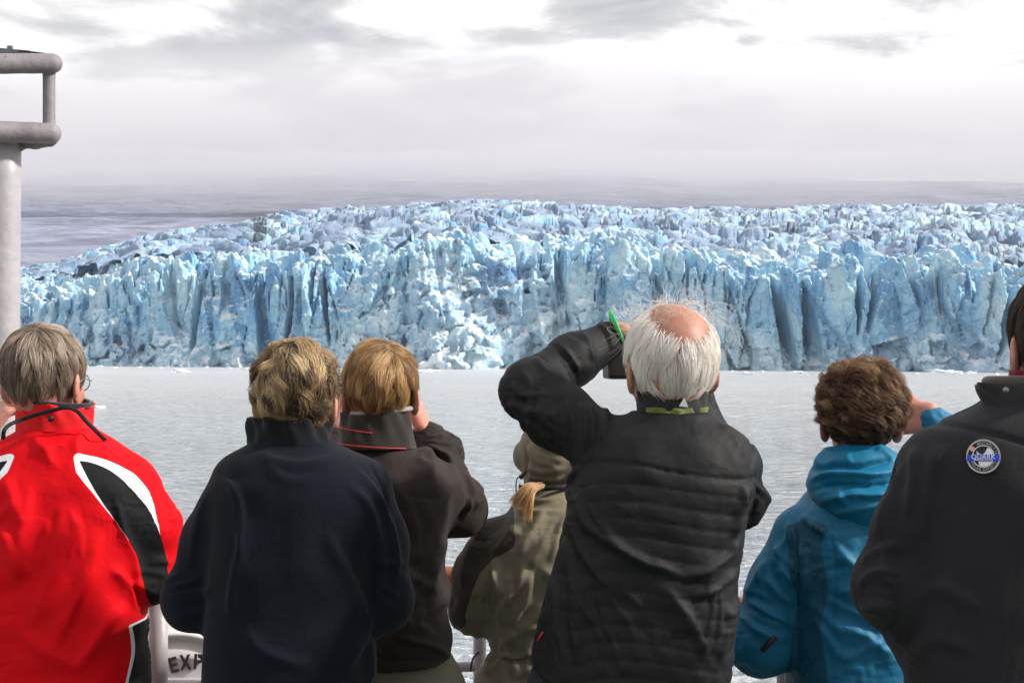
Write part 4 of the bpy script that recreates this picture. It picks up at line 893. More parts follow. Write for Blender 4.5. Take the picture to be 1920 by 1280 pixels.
p.jacket(M, 'coat', attrs=lambda V: {'brown_sleeve': polysd(V[:, [0, 2]], br)}, folds=[([(925, 1040), (942, 1080), (950, 1125)], 9, 10, .4), ([(985, 1050), (975, 1090), (948, 1135), (935, 1180)], 10, 12, -.4), ([(1000, 1065), (990, 1120), (955, 1180)], 9, 9, .4), ([(1010, 1060), (1045, 1090), (1060, 1120)], 12, 6, .3), ([(900, 1090), (905, 1130), (900, 1170)], 7, 6, .3),
  ([(960, 1180), (1000, 1165), (1040, 1130)], 9, 8, -.3), ([(950, 1200), (985, 1180), (1020, 1170)], 7, 6, .3), ([(890, 1270), (940, 1240), (960, 1210)], 9, 8, .3), ([(960, 1275), (1000, 1255), (1040, 1240)], 9, 8, -.3), ([(925, 1225), (970, 1235), (1000, 1215)], 6, 5, .3), ([(1000, 1215), (1020, 1235), (1050, 1250)], 6, 7, .3),
  ([(960, 955), (1010, 962), (1055, 952)], 7, 6, .3), ([(975, 935), (1010, 942), (1060, 932)], 6, 6, -.3), ([(975, 985), (950, 1020), (915, 1050)], 12, 6, .4), ([(1060, 980), (1010, 1040), (985, 1060)], 14, 6, -.4), ([(905, 985), (880, 1040), (862, 1110)], 10, 4, .4)]
  + family(930, 1110, 100, 12, 5, 80, 14, 6, 5, 41) + family(1000, 1245, -30, 10, 6, 80, 22, 7, 5, 42) + family(1010, 1000, 120, 10, 4, 100, 24, 9, 4, 43), post=post4, vert=.11, hor=.08, elbow=.16, dr=dict(wl=.06, amp=.005, lout=.022, lin=.013))
S = Field(p.hc - .2, p.hc + .2, .005); S.ell(p.hc + [0, -.015, .015], (.090, .112, .100), p.R, .02); S.rc(p.P(1030, 905, .03), p.hc, .058, .07, .03); S.ell(p.P(976, 846, .08), (.018, .05, .03), None, .02)
S.ell(p.hc + p.R @ np.array([0, .10, -.02]), (.055, .07, .085), p.R, .01, True); V, Q = S.mesh(2)
V = drape(V, Q, lambda P_, d: .10 * np.clip(.5 + noise3(P_, 12, 2), .1, 2), 90, .008, .012, .1, seed=6, wl=.035, amp=.003)
V = fold_lines(V, vnormals(relax(V, Q, 3), Q), [([(985, 868), (1020, 880), (1065, 870)], 7, 7, .3), ([(985, 888), (1015, 896), (1060, 893)], 6, 7, -.3), ([(990, 830), (1010, 860), (1050, 872)], 8, 6, .3), ([(1000, 800), (1030, 840), (1070, 850)], 9, 5, .3), ([(985, 838), (992, 870), (988, 900)], 4, -6, 0)] + family(1030, 860, 20, 8, 4, 70, 16, 6, 4, 45), 4); V = relax(V, Q, 1, .3)
hd = mesh_obj('hood', V, Q, cloth('olive_hood_cloth', (.175, .155, .105), .8, .05, 700, .2, .2, (.135, .117, .075)), p.root, p.o); ORG[hd.name] = p.o
o = tube('hood_strap', arc(1028, 912, 108, .02, np.linspace(PI*.95, PI*2.05, 40), 1.1, .003), .0058, STRAP, p.root, p.o, seg=8, flat=(1, .35)); o.parent = hd; o.location = (0, 0, 0)
V, F = join([tube(None, spline([p.P(984, 888, -.06), p.P(974, 892, -.07), p.P(968, 902, -.07), p.P(968, 925, -.065)], 16), .0014, None, seg=8), tube(None, np.array([p.P(984, 884, -.06), p.P(976, 896, -.07)]), .005, None, seg=10)])
o = mesh_obj('hood_cord', V, F, BLACKP, p.root, p.o); o.parent = hd; o.location = (0, 0, 0)
V, F = join([tube(None, spline([p.P(898, 1222, -.05), p.P(888, 1232, -.06), p.P(884, 1244, -.06), p.P(882, 1258, -.06)], 16), .0022, None, seg=8)]); mesh_obj('drawcord', V, F, BLACKP, p.root, p.o)
# the escaped lock of hair: strands from under the hood strap
def lock(p, parent, starts, n, mt, rr=.0006, seed=3):
    rng = np.random.default_rng(seed); m = 14; P_ = []
    for k in range(n):
        g = starts[rng.integers(len(starts))]; c = spline(g, m); P_.append(c + rng.normal(scale=.0022, size=3) + np.linspace(0, 1, m)[:, None]**1.3 * rng.normal(scale=(.006, .004, .004), size=3))
    Pn = np.array(P_) - p.o; cu = bpy.data.hair_curves.new('hair_lock'); cu.add_curves([m] * n); cu.points.foreach_set('position', Pn.astype(np.float32).ravel())
    ra = cu.attributes.get('radius') or cu.attributes.new('radius', 'FLOAT', 'POINT'); ra.data.foreach_set('value', np.tile(rr * (1 - .7*np.linspace(0, 1, m)**2), n).astype(np.float32))
    cu.materials.append(mt); o = bpy.data.objects.new('hair_lock', cu); COL.objects.link(o); o.parent = parent; return o
q = p.P
lock(p, p.root, [[q(1018, 910, -.095), q(1000, 912, -.115), q(985, 925, -.125), q(970, 950, -.12)], [q(1014, 911, -.095), q(998, 914, -.118), q(990, 935, -.125), q(985, 955, -.12)],
     [q(1018, 911, -.10), q(1002, 918, -.12), q(995, 940, -.13), q(990, 972, -.125)], [q(1010, 910, -.095), q(990, 910, -.115), q(974, 925, -.12), q(962, 942, -.115)]], 300,
     hair_mat('strawberry_blonde_hair', [(0, (.62, .38, .18)), (.5, (.84, .58, .30)), (1, (.95, .75, .48))]), .0008)
print('p4', round(time.time()-T1, 1))

# ---------------- white-haired man
p = Person(2.65, [(760, 1198, 1322, 0, .07), (772, 1168, 1348, 0, .085), (788, 1136, 1376, 0, .10), (815, 1112, 1400, 0, .12), (850, 1088, 1410, 0, .135), (900, 1066, 1406, 0, .145), (960, 1058, 1396, 0, .148), (1020, 1048, 1385, 0, .15),
     (1080, 1028, 1380, 0, .15), (1150, 1010, 1375, 0, .155), (1220, 996, 1368, 0, .16), (1300, 990, 1362, 0, .165), (1440, 985, 1362, 0, .17)],
     'bald-topped man with wispy white hair in a quilted black jacket, left arm raised', SK2, 5)
p.arm((1122, 818, .0, 58), (1052, 768, .06, 58), (992, 718, .11, 50), (1070, 664, .18, 44), (1142, 626, .24, 34)); p.arm((1368, 862, .03, 58), (1380, 925, .17, 50), (1330, 820, .30, 40), (1310, 740, .32, 32))
p.sethead(1256, 678, 0, yaw=.22, pitch=-.06, sc=1.0, ear=.88); p.glove(p.P(1158, 620, .25), (.9, .5, -.05), (.3, .2, -.9), 1, .6); p.glove(p.P(1310, 730, .32), (-.3, .3, .9), (-.9, .2, 0), -1, .6); p.body(); p.legs(TR_DARK, SHOE, top=1.14)
yoke = np.array([W(x, y, 2.55)[[0, 2]] for x, y in spline([(1085, 862), (1120, 850), (1180, 850), (1250, 862), (1330, 876), (1412, 884)], 30)])
def post5(V, V0, Q):
    N = vnormals(V0, Q); x, z = V0[:, 0], V0[:, 2]; yk = np.interp(x, yoke[:, 0], yoke[:, 1]); below_ = z < yk
    c = (1085 + 1410) / 2; u = (x - W(1240, 0, 2.6)[0]) / .17; zc = (yk - z) - .006*u*u + .007 * noise3(np.c_[x, x*0, z], 9, 3) ; per = .031; ph = (zc / per) % 1; d = np.minimum(ph, 1 - ph) * per
    tor = smooth01((.20 - np.abs(u * .17)) / .03) * below_ * (z > W(0, 1400, 2.6)[2]); back = (N[:, 1] < .2)
    arm = np.min([seg_dist(V0, np.array([q for q, r in a])) - .0 for a in p.arms], 0)
    V = V + N * (tor * (0.0010 * np.sqrt(np.clip(d / (per/2), 0, 1)) - .0016 * np.exp(-(d/.0024)**2)))[:, None]
    V = V - N * (.0035 * np.exp(-((z - yk)/.0035)**2) * (np.abs(u) < 1.05) * back)[:, None]
    sx = W(1088, 0, 2.55)[0]                      # sleeve seam and quilting lines round the raised arm
    T_ = nrm(p.arms[0][4][0] - p.arms[0][2][0]); s_ = (V0 - p.arms[0][2][0]) @ T_; near = seg_dist(V0, np.array([q for q, r in p.arms[0]][2:])) < .075
    for a_ in (.035, .085, .135): V = V - N * (near * .0022 * np.exp(-((s_ - a_ - .01*noise3(V0, 20, 4))/.004)**2))[:, None]
    return V
def pre5(S):   # the hem slants down to the right
    a = W(992, 1236, 2.6); b = W(1085, 1284, 2.6); n2 = nrm(np.array([-(b[2]-a[2]), 0, b[0]-a[0]]))
    S.put(lambda X, Y, Z: (X - a[0]) * n2[0] + (Z - a[2]) * n2[2] + 0*Y, S.lo, S.lo + S.n * S.h, .01, True)
M = cloth('quilted_black_nylon', (.0075, .0075, .0088), .66, .0, 900, .18, .12, (.007, .007, .008), spec=.25)
F5_ = [([(1062, 745), (1078, 790), (1072, 840)], 7, 6, .4), ([(1084, 752), (1098, 795), (1095, 845)], 6, 6, -.4), ([(1106, 752), (1114, 795), (1112, 850)], 5, 5, .4), ([(1132, 752), (1134, 790), (1128, 830)], 6, 4, -.3), ([(1040, 752), (1048, 800), (1055, 850)], 7, 6, .4), ([(1010, 735), (1020, 790), (1035, 835)], 8, 6, -.4),
  ([(985, 690), (1000, 740), (1005, 800)], 8, 5, .4), ([(958, 715), (985, 745), (1040, 745)], 7, 6, -.4), ([(950, 745), (990, 770), (1050, 780)], 8, 5, .3), ([(1000, 665), (1030, 700), (1060, 715)], 7, 6, .4), ([(1040, 640), (1075, 680), (1085, 700)], 6, 5, -.4), ([(1085, 615), (1110, 655), (1115, 680)], 6, 5, .4), ([(1120, 600), (1142, 630), (1146, 660)], 5, 5, -.4),
  ([(1066, 905), (1115, 990), (1210, 1050), (1300, 1085)], 10, 7, .4), ([(1062, 950), (1100, 1050), (1170, 1130)], 11, 7, -.4), ([(1058, 1000), (1082, 1090), (1120, 1180)], 11, 7, .4), ([(1100, 940), (1160, 1020), (1260, 1070)], 9, 5, -.3), ([(1386, 1005), (1350, 1050), (1270, 1085)], 10, 7, -.4), ([(1384, 1060), (1350, 1100), (1290, 1120)], 9, 6, .4), ([(1380, 1110), (1360, 1180), (1340, 1260)], 10, 6, -.4),
  ([(1090, 870), (1075, 900), (1066, 950)], 6, 6, .3), ([(1400, 900), (1385, 960), (1378, 1010)], 8, 7, .4), ([(1345, 795), (1375, 815), (1395, 860)], 8, 4, .3), ([(1230, 1090), (1290, 1150), (1330, 1240)], 14, 5, .4), ([(1040, 1070), (1045, 1150), (1035, 1230)], 10, 6, .4), ([(1070, 1080), (1085, 1170), (1080, 1250)], 9, 5, -.3),
  ([(1405, 885), (1418, 930), (1405, 975)], 2.4, -4, 0), ([(1098, 760), (1108, 800), (1092, 868)], 2.6, -5, 0), ([(1405, 810), (1412, 850), (1410, 890)], 2.4, -4, 0)] + family(1120, 1160, 75, 10, 6, 150, 26, 7, 3.5, 51) + family(1330, 1170, 100, 10, 4, 150, 22, 7, 3.5, 52) + family(1410, 930, 70, 10, 4, 60, 12, 5, 4.5, 53) + family(1000, 800, 50, 14, 5, 80, 14, 5, 3, 54)
p.jacket(M, attrs=None, pre=pre5, post=post5, folds=F5_, vert=.09, hor=.07, elbow=.16, dr=dict(wl=.045, amp=.003, lout=.014, lin=.010, bend=.08))
BL = cloth('black_collar_cloth', (.014, .014, .016), .7, .1, 600, .3); OL = cloth('olive_fleece', (.12, .15, .035), .9, .2, 400, .5)
co = p.collar('collar', BL, 1260, 733, 772, 132, 130, .0, .92, (.0, -.001), .009, .0, .0015)
p.collar('inner_collar', OL, 1262, 762, 790, 126, 134, -.003, .93, (0, 0), .008, .0, .002)
T3 = np.array([p.P(1273, 761, -.0745), p.P(1290, 763, -.0735), p.P(1283, 744, -.0745)]) - [0, .004, 0]; T3[:, 1] -= .0; V = np.vstack([T3, T3 + [0, .002, 0]]); F = np.array([[0, 2, 1], [3, 4, 5], [0, 1, 4], [0, 4, 3], [1, 2, 5], [1, 5, 4], [2, 0, 3], [2, 3, 5]])
o = mesh_obj('collar_emblem', V, F, plain('pale_grey_print', (.62, .62, .64), .6), p.root, p.o, smooth=False); o.parent = co; o.location = (0, 0, 0)
# cap of white hair: scalp only on the ring, bald crown left free
bald = nrm((.03, -.60, .80)); HB = plain('white_hair_mass', (.74, .66, .59), .8, bumps=.6)
msk = lambda D: (D[:, 2] > -.86 + .85*np.maximum(D[:, 1], -.3) + .40*np.exp(-((D[:, 1]+.02)/.25)**2)*(np.abs(D[:, 0]) > .78)) * smooth01((.80 - D @ bald + 0) / .17)
def cut5(S, c):
    S.ell(c + p.R @ (bald * .078), (.078, .078, .070), None, .012, True); S.ell(c + p.R @ np.array([0, .105, -.06]), (.11, .08, .095), p.R, .01, True); S.ell(c + np.array([0, 0, -.148]), (.14, .14, .05), None, .01, True)
cp = p.cap(HB, (.0745, .094, .0865), cut=cut5)
HM = hair_mat('white_hair', [(0, (.66, .57, .50)), (.3, (.86, .81, .75)), (1, (.97, .95, .92))], .3, .15)
hair('hair_strands', cp, p.cc, p.R, (.075, .095, .087), msk, 12000, lambda D: .060 - .022*D[:, 2], bald, HM, .30, .45, .60, 260, rr=.00038, seed=5, messy=.40, base_r=.001)
wm = lambda D: smooth01((D[:, 2] - .35) / .2) * smooth01((.97 - np.abs(D[:, 1] - .2)) / .3)
hair('wispy_strands', cp, p.cc, p.R, (.078, .098, .090), wm, 240, lambda D: .095 + 0*D[:, 2], (0, -.2, 1.), HM, 1.1, -.3, .45, 40, curl=.017, cfreq=.75, rr=.00017, seed=15, messy=.8, jit=.6)
glasses(p, METAL, False)
o = tube('wristband', np.array([p.P(1157, 622, .25) + .041*(math.cos(a)*nrm(np.cross(nrm((.9, .3, .35)), (0, 1, 0))) + math.sin(a)*np.array([0, 1, 0])) for a in np.linspace(0, 2*PI, 40, endpoint=False)]), .0055, plain('green_rubber', (.02, .60, .12), .45), p.root, p.o, seg=10, closed=True, flat=(1.3, .5))
V, F = tube(None, np.array([p.snap(1018, 1184), p.snap(1008, 1200)]) - [0, .003, 0], .0022, None, seg=8); mesh_obj('zip_pull', V, F, RED, p.root, p.o)
cam5 = camera_thing(p.P(1198, 668, .26), rotz(.22), 'dark camera held by the white-haired man, showing below his raised forearm', 1.15)
print('p5', round(time.time()-T1, 1))

# ---------------- person in the teal jacket
p = Person(3.0, [(858, 1565, 1660, .01, .075), (880, 1538, 1690, .01, .09), (925, 1508, 1716, 0, .11), (955, 1490, 1734, 0, .125), (1000, 1476, 1746, 0, .135), (1060, 1474, 1748, 0, .14), (1120, 1478, 1745, 0, .14),
     (1200, 1480, 1742, 0, .145), (1280, 1480, 1742, 0, .15), (1440, 1474, 1748, 0, .16)],
     'person with short curly brown hair in a teal-blue hooded jacket, right hand raised', SK1, 6)
p.arm((1494, 985, .0, 46), (1460, 1080, 0, 52), (1430, 1188, 0, 60), (1500, 1165, .26, 42)); p.arm((1716, 980, .0, 46), (1800, 905, .12, 46), (1768, 800, .12, 32), (1748, 776, .12, 27))
p.sethead(1613, 776, .01, yaw=-.12, pitch=.02, sc=.93, ear=1.12); p.glove(p.P(1742, 782, .12), (-.92, .30, -.02), (-.1, .95, -.2), 1, .75, 1.0); p.glove(p.P(1530, 1160, .30), (.6, .7, -.1), (0, -.2, -1), 1, .8, .92); p.body(); p.legs(TR_DARK, SHOE)
dk = poly(spline([(1488, 980), (1520, 962), (1552, 975), (1538, 1010), (1548, 1080), (1538, 1160), (1546, 1240), (1540, 1300), (1484, 1300), (1490, 1200), (1500, 1120), (1486, 1060)], 60), 2.9)
MT, t = mat('teal_shell'); P = objco(t); sd = t.attr('pattern_panel'); base = t.mix(t.noise(P, 8, 4, .6), (.003, .15, .28), (.004, .115, .225))
vor = t.n('ShaderNodeTexVoronoi', {'Vector': P, 'Scale': 55.}, feature='DISTANCE_TO_EDGE').outputs[0]; vor2 = t.n('ShaderNodeTexVoronoi', {'Vector': P, 'Scale': 24.}, feature='DISTANCE_TO_EDGE').outputs[0]
ln = t.math('MAXIMUM', t.math('LESS_THAN', vor, .022), t.math('LESS_THAN', vor2, .014)); pc = t.mix(ln, (.003, .080, .145), (.003, .038, .068))
base = t.mix(t.math('LESS_THAN', sd, 0.), base, pc); nb_ = t.bump(t.noise(P, 60, 5, .6), .3, .004); nb_ = t.bump(t.noise(P, 800, 2, .6), .15, .001, nb_)
t.out(t.n('ShaderNodeBsdfPrincipled', {'Base Color': base, 'Roughness': .6, 'Normal': nb_, 'Specular IOR Level': .35}).outputs[0])
p.jacket(MT, attrs=lambda V: {'pattern_panel': polysd(V[:, [0, 2]], dk)}, folds=[([(1440, 1045), (1420, 1090), (1395, 1125)], 9, 7, .4), ([(1392, 1115), (1440, 1150), (1500, 1182)], 8, 9, -.4), ([(1455, 1010), (1470, 1060), (1500, 1110)], 9, 8, .4), ([(1500, 1010), (1510, 1070), (1498, 1130)], 9, 8, -.4),
  ([(1430, 1080), (1460, 1110), (1495, 1130)], 8, 6, .3), ([(1398, 1160), (1440, 1190), (1490, 1200)], 9, 5, .3), ([(1560, 1010), (1610, 1060), (1690, 1070)], 12, 7, .4), ([(1560, 1120), (1620, 1090), (1690, 1040)], 11, 7, -.4), ([(1550, 1160), (1620, 1190), (1690, 1240)], 12, 7, .4), ([(1570, 1240), (1620, 1220), (1680, 1180)], 12, 6, -.4),
  ([(1500, 960), (1530, 990), (1560, 1000)], 8, 6, .3), ([(1480, 975), (1476, 1010), (1450, 1040)], 8, 6, -.3), ([(1555, 985), (1566, 1080), (1556, 1280)], 2.4, -3, 0), ([(1488, 968), (1496, 1040), (1492, 1160)], 2.6, -5, 0)] + family(1460, 1080, 70, 12, 5, 80, 16, 6, 5, 61) + family(1600, 1130, 20, 14, 6, 150, 34, 9, 4, 62) + family(1430, 1150, 20, 10, 4, 80, 20, 7, 4, 63), vert=.09, hor=.07, elbow=.13, dr=dict(wl=.055, amp=.004, lout=.018, lin=.012))
S = Field(p.P(1600, 900, 0) - .24, p.P(1600, 900, 0) + .24, .0045)
hs_ = [(822, 1572, 1640, -.01, .060), (832, 1548, 1668, -.012, .078), (850, 1530, 1688, -.016, .092), (872, 1514, 1700, -.022, .100), (895, 1506, 1704, -.030, .104), (918, 1512, 1700, -.040, .100), (940, 1528, 1692, -.052, .086), (960, 1555, 1680, -.062, .066), (978, 1585, 1660, -.072, .040)]
S.torso([(W(a, y, 3.0)[2], (W(a, y, 3.0)[0] + W(b_, y, 3.0)[0]) / 2, 3.0 + dy, (W(b_, y, 3.0)[0] - W(a, y, 3.0)[0]) / 2, b) for y, a, b_, dy, b in hs_], .02, 2.2, smooth=1)
S.ell(p.P(1608, 812, .03), (.070, .075, .055), None, .01, True)
V, Q = S.mesh(2); N_ = vnormals(relax(V, Q, 3), Q)
V = drape(V, Q, lambda P_, d: .08 * np.clip(.5 + noise3(P_, 10, 2), .1, 2) * (.3 + np.abs(d[:, 2])), 90, .008, .010, .03, seed=9, wl=.045, amp=.003)
V = fold_lines(V, N_, [([(1506, 884), (1560, 872), (1625, 872), (1690, 856)], 7, -9, .3), ([(1512, 905), (1560, 890), (1630, 893), (1700, 880)], 8, 9, -.5), ([(1516, 922), (1570, 908), (1630, 912), (1700, 898)], 5, -8, 0), ([(1530, 945), (1590, 930), (1640, 932), (1700, 918)], 7, 8, -.4),
  ([(1560, 965), (1610, 952), (1680, 940)], 6, 6, .3), ([(1560, 830), (1540, 855), (1530, 875)], 8, 5, .3), ([(1640, 838), (1660, 850), (1680, 870)], 7, 5, -.3), ([(1600, 835), (1590, 855), (1600, 870)], 9, 3, .3), ([(1550, 848), (1600, 838), (1655, 846)], 2.2, -2.5, 0), ([(1580, 910), (1575, 930), (1590, 950)], 6, 5, .3)], 6); V = relax(V, Q, 1, .3)
mesh_obj('hood', V, Q, cloth('teal_hood_cloth', (.003, .15, .28), .6, 0, 800, .15, .15, (.003, .115, .225)), p.root, p.o)
V, F = tube(None, np.array([p.snap(1454, 1192), p.snap(1441, 1205), p.snap(1428, 1219)]) - [0, .003, 0], .0055, None, seg=8, flat=(1, .4)); mesh_obj('sleeve_tab', V, F, BLACKP, p.root, p.o)
HM = hair_mat('curly_brown_hair', [(0, (.035, .016, .010)), (.4, (.11, .055, .030)), (.75, (.26, .145, .075)), (1, (.55, .37, .22))]); HB = plain('brown_scalp', (.045, .026, .018), .85, bumps=.6)
cp = p.cap(HB, (.0735, .091, .084), cut=lambda S, c: (S.ell(c + p.R @ np.array([0, .10, -.06]), (.11, .08, .085), p.R, .01, True), S.ell(c + np.array([0, 0, -.150]), (.13, .13, .05), None, .01, True)))
msk = lambda D: (D[:, 2] > -.88 + 1.0*np.maximum(D[:, 1], -.3)) * 1.
hair('hair_strands', cp, p.cc, p.R, (.070, .088, .081), msk, 9500, lambda D: .028 + .046*smooth01((D[:, 2] + .45)/.7), (.0, .25, .95), HM, .55, .35, .90, 260, curl=.0095, cfreq=2.3, tz=.4, rr=.00042, seed=6, messy=.8, jit=.3, pts=16)  # tz pales the crown: light from above put into the strand colour
print('p6', round(time.time()-T1, 1))

# ---------------- man in the dark softshell
p = Person(2.3, [(738, 1868, 2090, 0, .08), (750, 1838, 2118, 0, .095), (768, 1795, 2160, 0, .11), (792, 1738, 2212, 0, .12), (830, 1706, 2240, 0, .13), (880, 1702, 2250, 0, .14), (960, 1694, 2258, 0, .145), (1060, 1692, 2258, 0, .15),
     (1160, 1694, 2252, 0, .15), (1280, 1702, 2246, 0, .155), (1440, 1705, 2245, 0, .165)],
     'dark-haired man in a charcoal softshell jacket with a round badge on the back', SK1, 7)
p.arm((1754, 856, 0, 64), (1712, 970, 0, 66), (1675, 1082, 0, 70), (1748, 1212, .12, 56)); p.arm((2190, 862, 0, 62), (2270, 1082, 0, 68), (2200, 1150, .25, 50))
p.sethead(1996, 636, 0, yaw=-.05, pitch=0, sc=1.02); p.glove(p.P(1775, 1235, .18), (.6, .7, -.2), (0, -.2, -1), 1, .8); p.glove(p.P(2180, 1150, .30), (-.6, .7, -.1), (0, -.2, -1), -1, .8); p.body(); p.legs(TR_NAVY, SHOE)
M = cloth('charcoal_softshell', (.0125, .0118, .0148), .85, .04, 700, .35, .10, (.020, .0195, .022))
y7 = np.array([W(x, y, 2.2)[[0, 2]] for x, y in spline([(1702, 812), (1740, 792), (1800, 787), (1860, 795), (1930, 812), (2000, 815), (2200, 800)], 40)])
y8 = np.array([W(x, y, 2.2)[[0, 2]] for x, y in [(1712, 830), (1712, 900), (1700, 960), (1694, 1100), (1700, 1280)]])
def post7(V, V0, Q):
    N = vnormals(V0, Q); back = N[:, 1] < .3; q = V0[:, [0, 2]]
    d = np.abs(q[:, 1] - np.interp(q[:, 0], y7[:, 0], y7[:, 1])) + 9 * (q[:, 0] < y7[0, 0]); 
    V = V + N * (back * (.0022 * smooth01((q[:, 1] - np.interp(q[:, 0], y7[:, 0], y7[:, 1])) / .006) * (q[:, 0] > y7[0, 0]) - .0028 * np.exp(-(d/.004)**2)))[:, None]
    d = np.abs(q[:, 0] - np.interp(-q[:, 1], -y8[:, 1], y8[:, 0])) + 9 * (q[:, 1] > y8[0, 1]); return V - N * (back * .006 * np.exp(-(d/.008)**2))[:, None]
F7_ = [([(1716, 830), (1722, 900), (1700, 980)], 12, 9, .4), ([(1690, 860), (1672, 930), (1640, 1010)], 14, 6, -.4), ([(1612, 1060), (1650, 1030), (1695, 1015)], 10, 7, .4), ([(1606, 1100), (1640, 1080), (1690, 1075)], 9, 7, -.4), ([(1612, 1140), (1650, 1130), (1692, 1150)], 10, 6, .4), ([(1650, 1020), (1665, 1080), (1690, 1130)], 8, 5, .3),
  ([(1775, 830), (1745, 900), (1728, 1010)], 18, 7, .4), ([(1715, 1130), (1770, 1100), (1850, 1150)], 18, 6, .3), ([(1706, 1240), (1760, 1200), (1840, 1230)], 18, 5, -.3), ([(1790, 770), (1786, 787), (1782, 800)], 2.2, -2.5, 0)] + family(1655, 1110, 15, 8, 5, 80, 18, 7, 4.5, 71) + family(1690, 1230, 40, 8, 3, 80, 20, 8, 4.5, 73)
p.jacket(M, post=post7, folds=F7_, vert=.06, hor=.06, elbow=.09, dr=dict(wl=.09, amp=.004, lout=.016, lin=.010, bend=.18))
CC = cloth('charcoal_collar_cloth', (.026, .024, .025), .9, .2, 600, .4); co = p.collar('collar', CC, 1982, 722, 772, 288, 276, .0, .62, (.0, -.004), .014, .004, .006)
p.band('collar_edge', cloth('grey_brown_fleece', (.07, .06, .055), .95, .3), 716, 1986, 262, 0, .0, .62, (0, -.002), co, .010)
p.collar('inner_collar', cloth('dark_red_knit', (.16, .010, .02), .9, .2, 300, .6), 1990, 694, 730, 190, 200, .0, .85, (0, 0), .009, .0, .002)
V, F = tube(None, np.array([p.P(1886, 731, -.088), p.P(1886, 731, -.095)]), .005, None, seg=12); mesh_obj('toggle', V, F, METAL, p.root, p.o)
HM = hair_mat('dark_brown_hair', [(0, (.025, .014, .010)), (.6, (.065, .038, .026)), (1, (.14, .09, .06))]); HB = plain('dark_scalp', (.022, .013, .010), .85, bumps=.6)
cp = p.cap(HB, (.0785, .098, .091), cut=lambda S, c: (S.ell(c + p.R @ np.array([0, .10, -.06]), (.11, .08, .085), p.R, .01, True), S.ell(c + np.array([0, 0, -.148]), (.14, .14, .05), None, .01, True)))
hair('hair_strands', cp, p.cc, p.R, (.0785, .098, .091), msk, 8000, lambda D: .058 + 0*D[:, 2], (.1, -.3, .95), HM, .25, .8, .7, 170, rr=.00042, seed=7, messy=.25)
# round badge
bc = p.snap(1844, 856, .0); _N = vnormals(p.jV, p.jQ); _d = np.linalg.norm(p.jV - bc, axis=1) < .03; nb2 = nrm(_N[_d].mean(0)); bc = bc + nb2 * (((p.jV[_d] - bc) @ nb2).max() + .0006); bx = nrm(np.array([1, .10, -.14])); bx = nrm(bx - nb2*(bx@nb2)); by = np.cross(nb2, bx); by = by if by[2] > 0 else -by
def disc(r0, r1, lift, mt, nm, a0=0, a1=2*PI, n=64, sx=1., par=None):
    a = np.linspace(a0, a1, n); P1 = [bc + nb2*lift + (bx*np.cos(x)*sx + by*np.sin(x)*1.08)*r0 for x in a]; P2 = [bc + nb2*lift + (bx*np.cos(x)*sx + by*np.sin(x)*1.08)*r1 for x in a]
    V = np.array(P1 + P2 + [q - nb2*.0012 for q in P1] + [q - nb2*.0012 for q in P2]); k = np.arange(n-1); F = np.concatenate([np.stack([k, k+1, k+1+n, k+n], 1), np.stack([k+n, k+n+1, k+1+3*n, k+3*n], 1), np.stack([k+2*n, k+3*n, k+3*n+1, k+1+2*n], 1)])
    o = mesh_obj(nm, V, F, mt, p.root, p.o, smooth=False)
    if par is not None: o.parent = par; o.location = (0, 0, 0)
    return o
WH = plain('badge_white', (.72, .72, .73), .7); BK = plain('badge_black', (.012, .012, .014), .8); BU = plain('badge_blue', (.01, .06, .55), .7); SV = plain('badge_silver_edge', (.42, .40, .40), .6); PK = plain('badge_pink', (.75, .32, .27), .7)
R0 = .0245
bd = disc(.0, R0, .0016, BK, 'badge'); disc(R0*.93, R0*1.03, .0028, SV, 'badge_rim', par=bd); disc(R0*.62, R0*.67, .0026, WH, 'badge_ring', par=bd)
def bpoly(pts, lift, mt, nm):
    V = np.array([bc + nb2*lift + (bx*x + by*y*1.08)*R0 for x, y in pts] + [bc + nb2*(lift-.001) + (bx*x + by*y*1.08)*R0 for x, y in pts]); n = len(pts); k = np.arange(n); c = len(V); V = np.vstack([V, V[:n].mean(0)])
    F = [np.stack([k, (k+1) % n, np.full(n, c)], 1), np.stack([k, k+n, (k+1) % n + n, (k+1) % n], 1)]; o = mesh_obj(nm, V, F, mt, p.root, p.o, smooth=False); o.parent = bd; o.location = (0, 0, 0); return o
bpoly([(-.42, .34), (-.30, .16), (-.05, .10), (.10, .22), (.26, .50), (.40, .46), (.55, .30), (.60, .0), (.58, -.25), (.42, -.44), (.2, -.58), (-.05, -.60), (-.25, -.55), (-.30, -.30), (-.20, -.1), (-.36, .02)], .0024, WH, 'white_figure')
bpoly([(-.97, .10), (.97, .10), (.97, -.30), (-.97, -.30)], .0034, BU, 'blue_band'); bpoly([(-.86, .44), (-.70, .62), (-.50, .52), (-.66, .28)], .0030, PK, 'flag_patch')
def text3(s_, size, pos, ux, uy, mt, nm, parent, ext=.0004, org=None):
    cu = bpy.data.curves.new(nm, 'FONT'); cu.body = s_; cu.size = size; cu.align_x = 'CENTER'; cu.align_y = 'CENTER'; cu.extrude = ext; cu.resolution_u = 2
    to = bpy.data.objects.new('t', cu); COL.objects.link(to); dg = bpy.context.evaluated_depsgraph_get(); me = bpy.data.meshes.new_from_object(to.evaluated_get(dg)); bpy.data.objects.remove(to)
    n_ = np.cross(ux, uy); co_ = np.zeros(len(me.vertices)*3, np.float32); me.vertices.foreach_get('co', co_); co_ = co_.reshape(-1, 3); w_ = co_[:, :1]*ux + co_[:, 1:2]*uy + co_[:, 2:]*n_ + pos - org
    me.vertices.foreach_set('co', w_.astype(np.float32).ravel()); me.update(); me.materials.clear(); me.materials.append(mt); o = bpy.data.objects.new(nm, me); COL.objects.link(o); o.parent = parent; return o
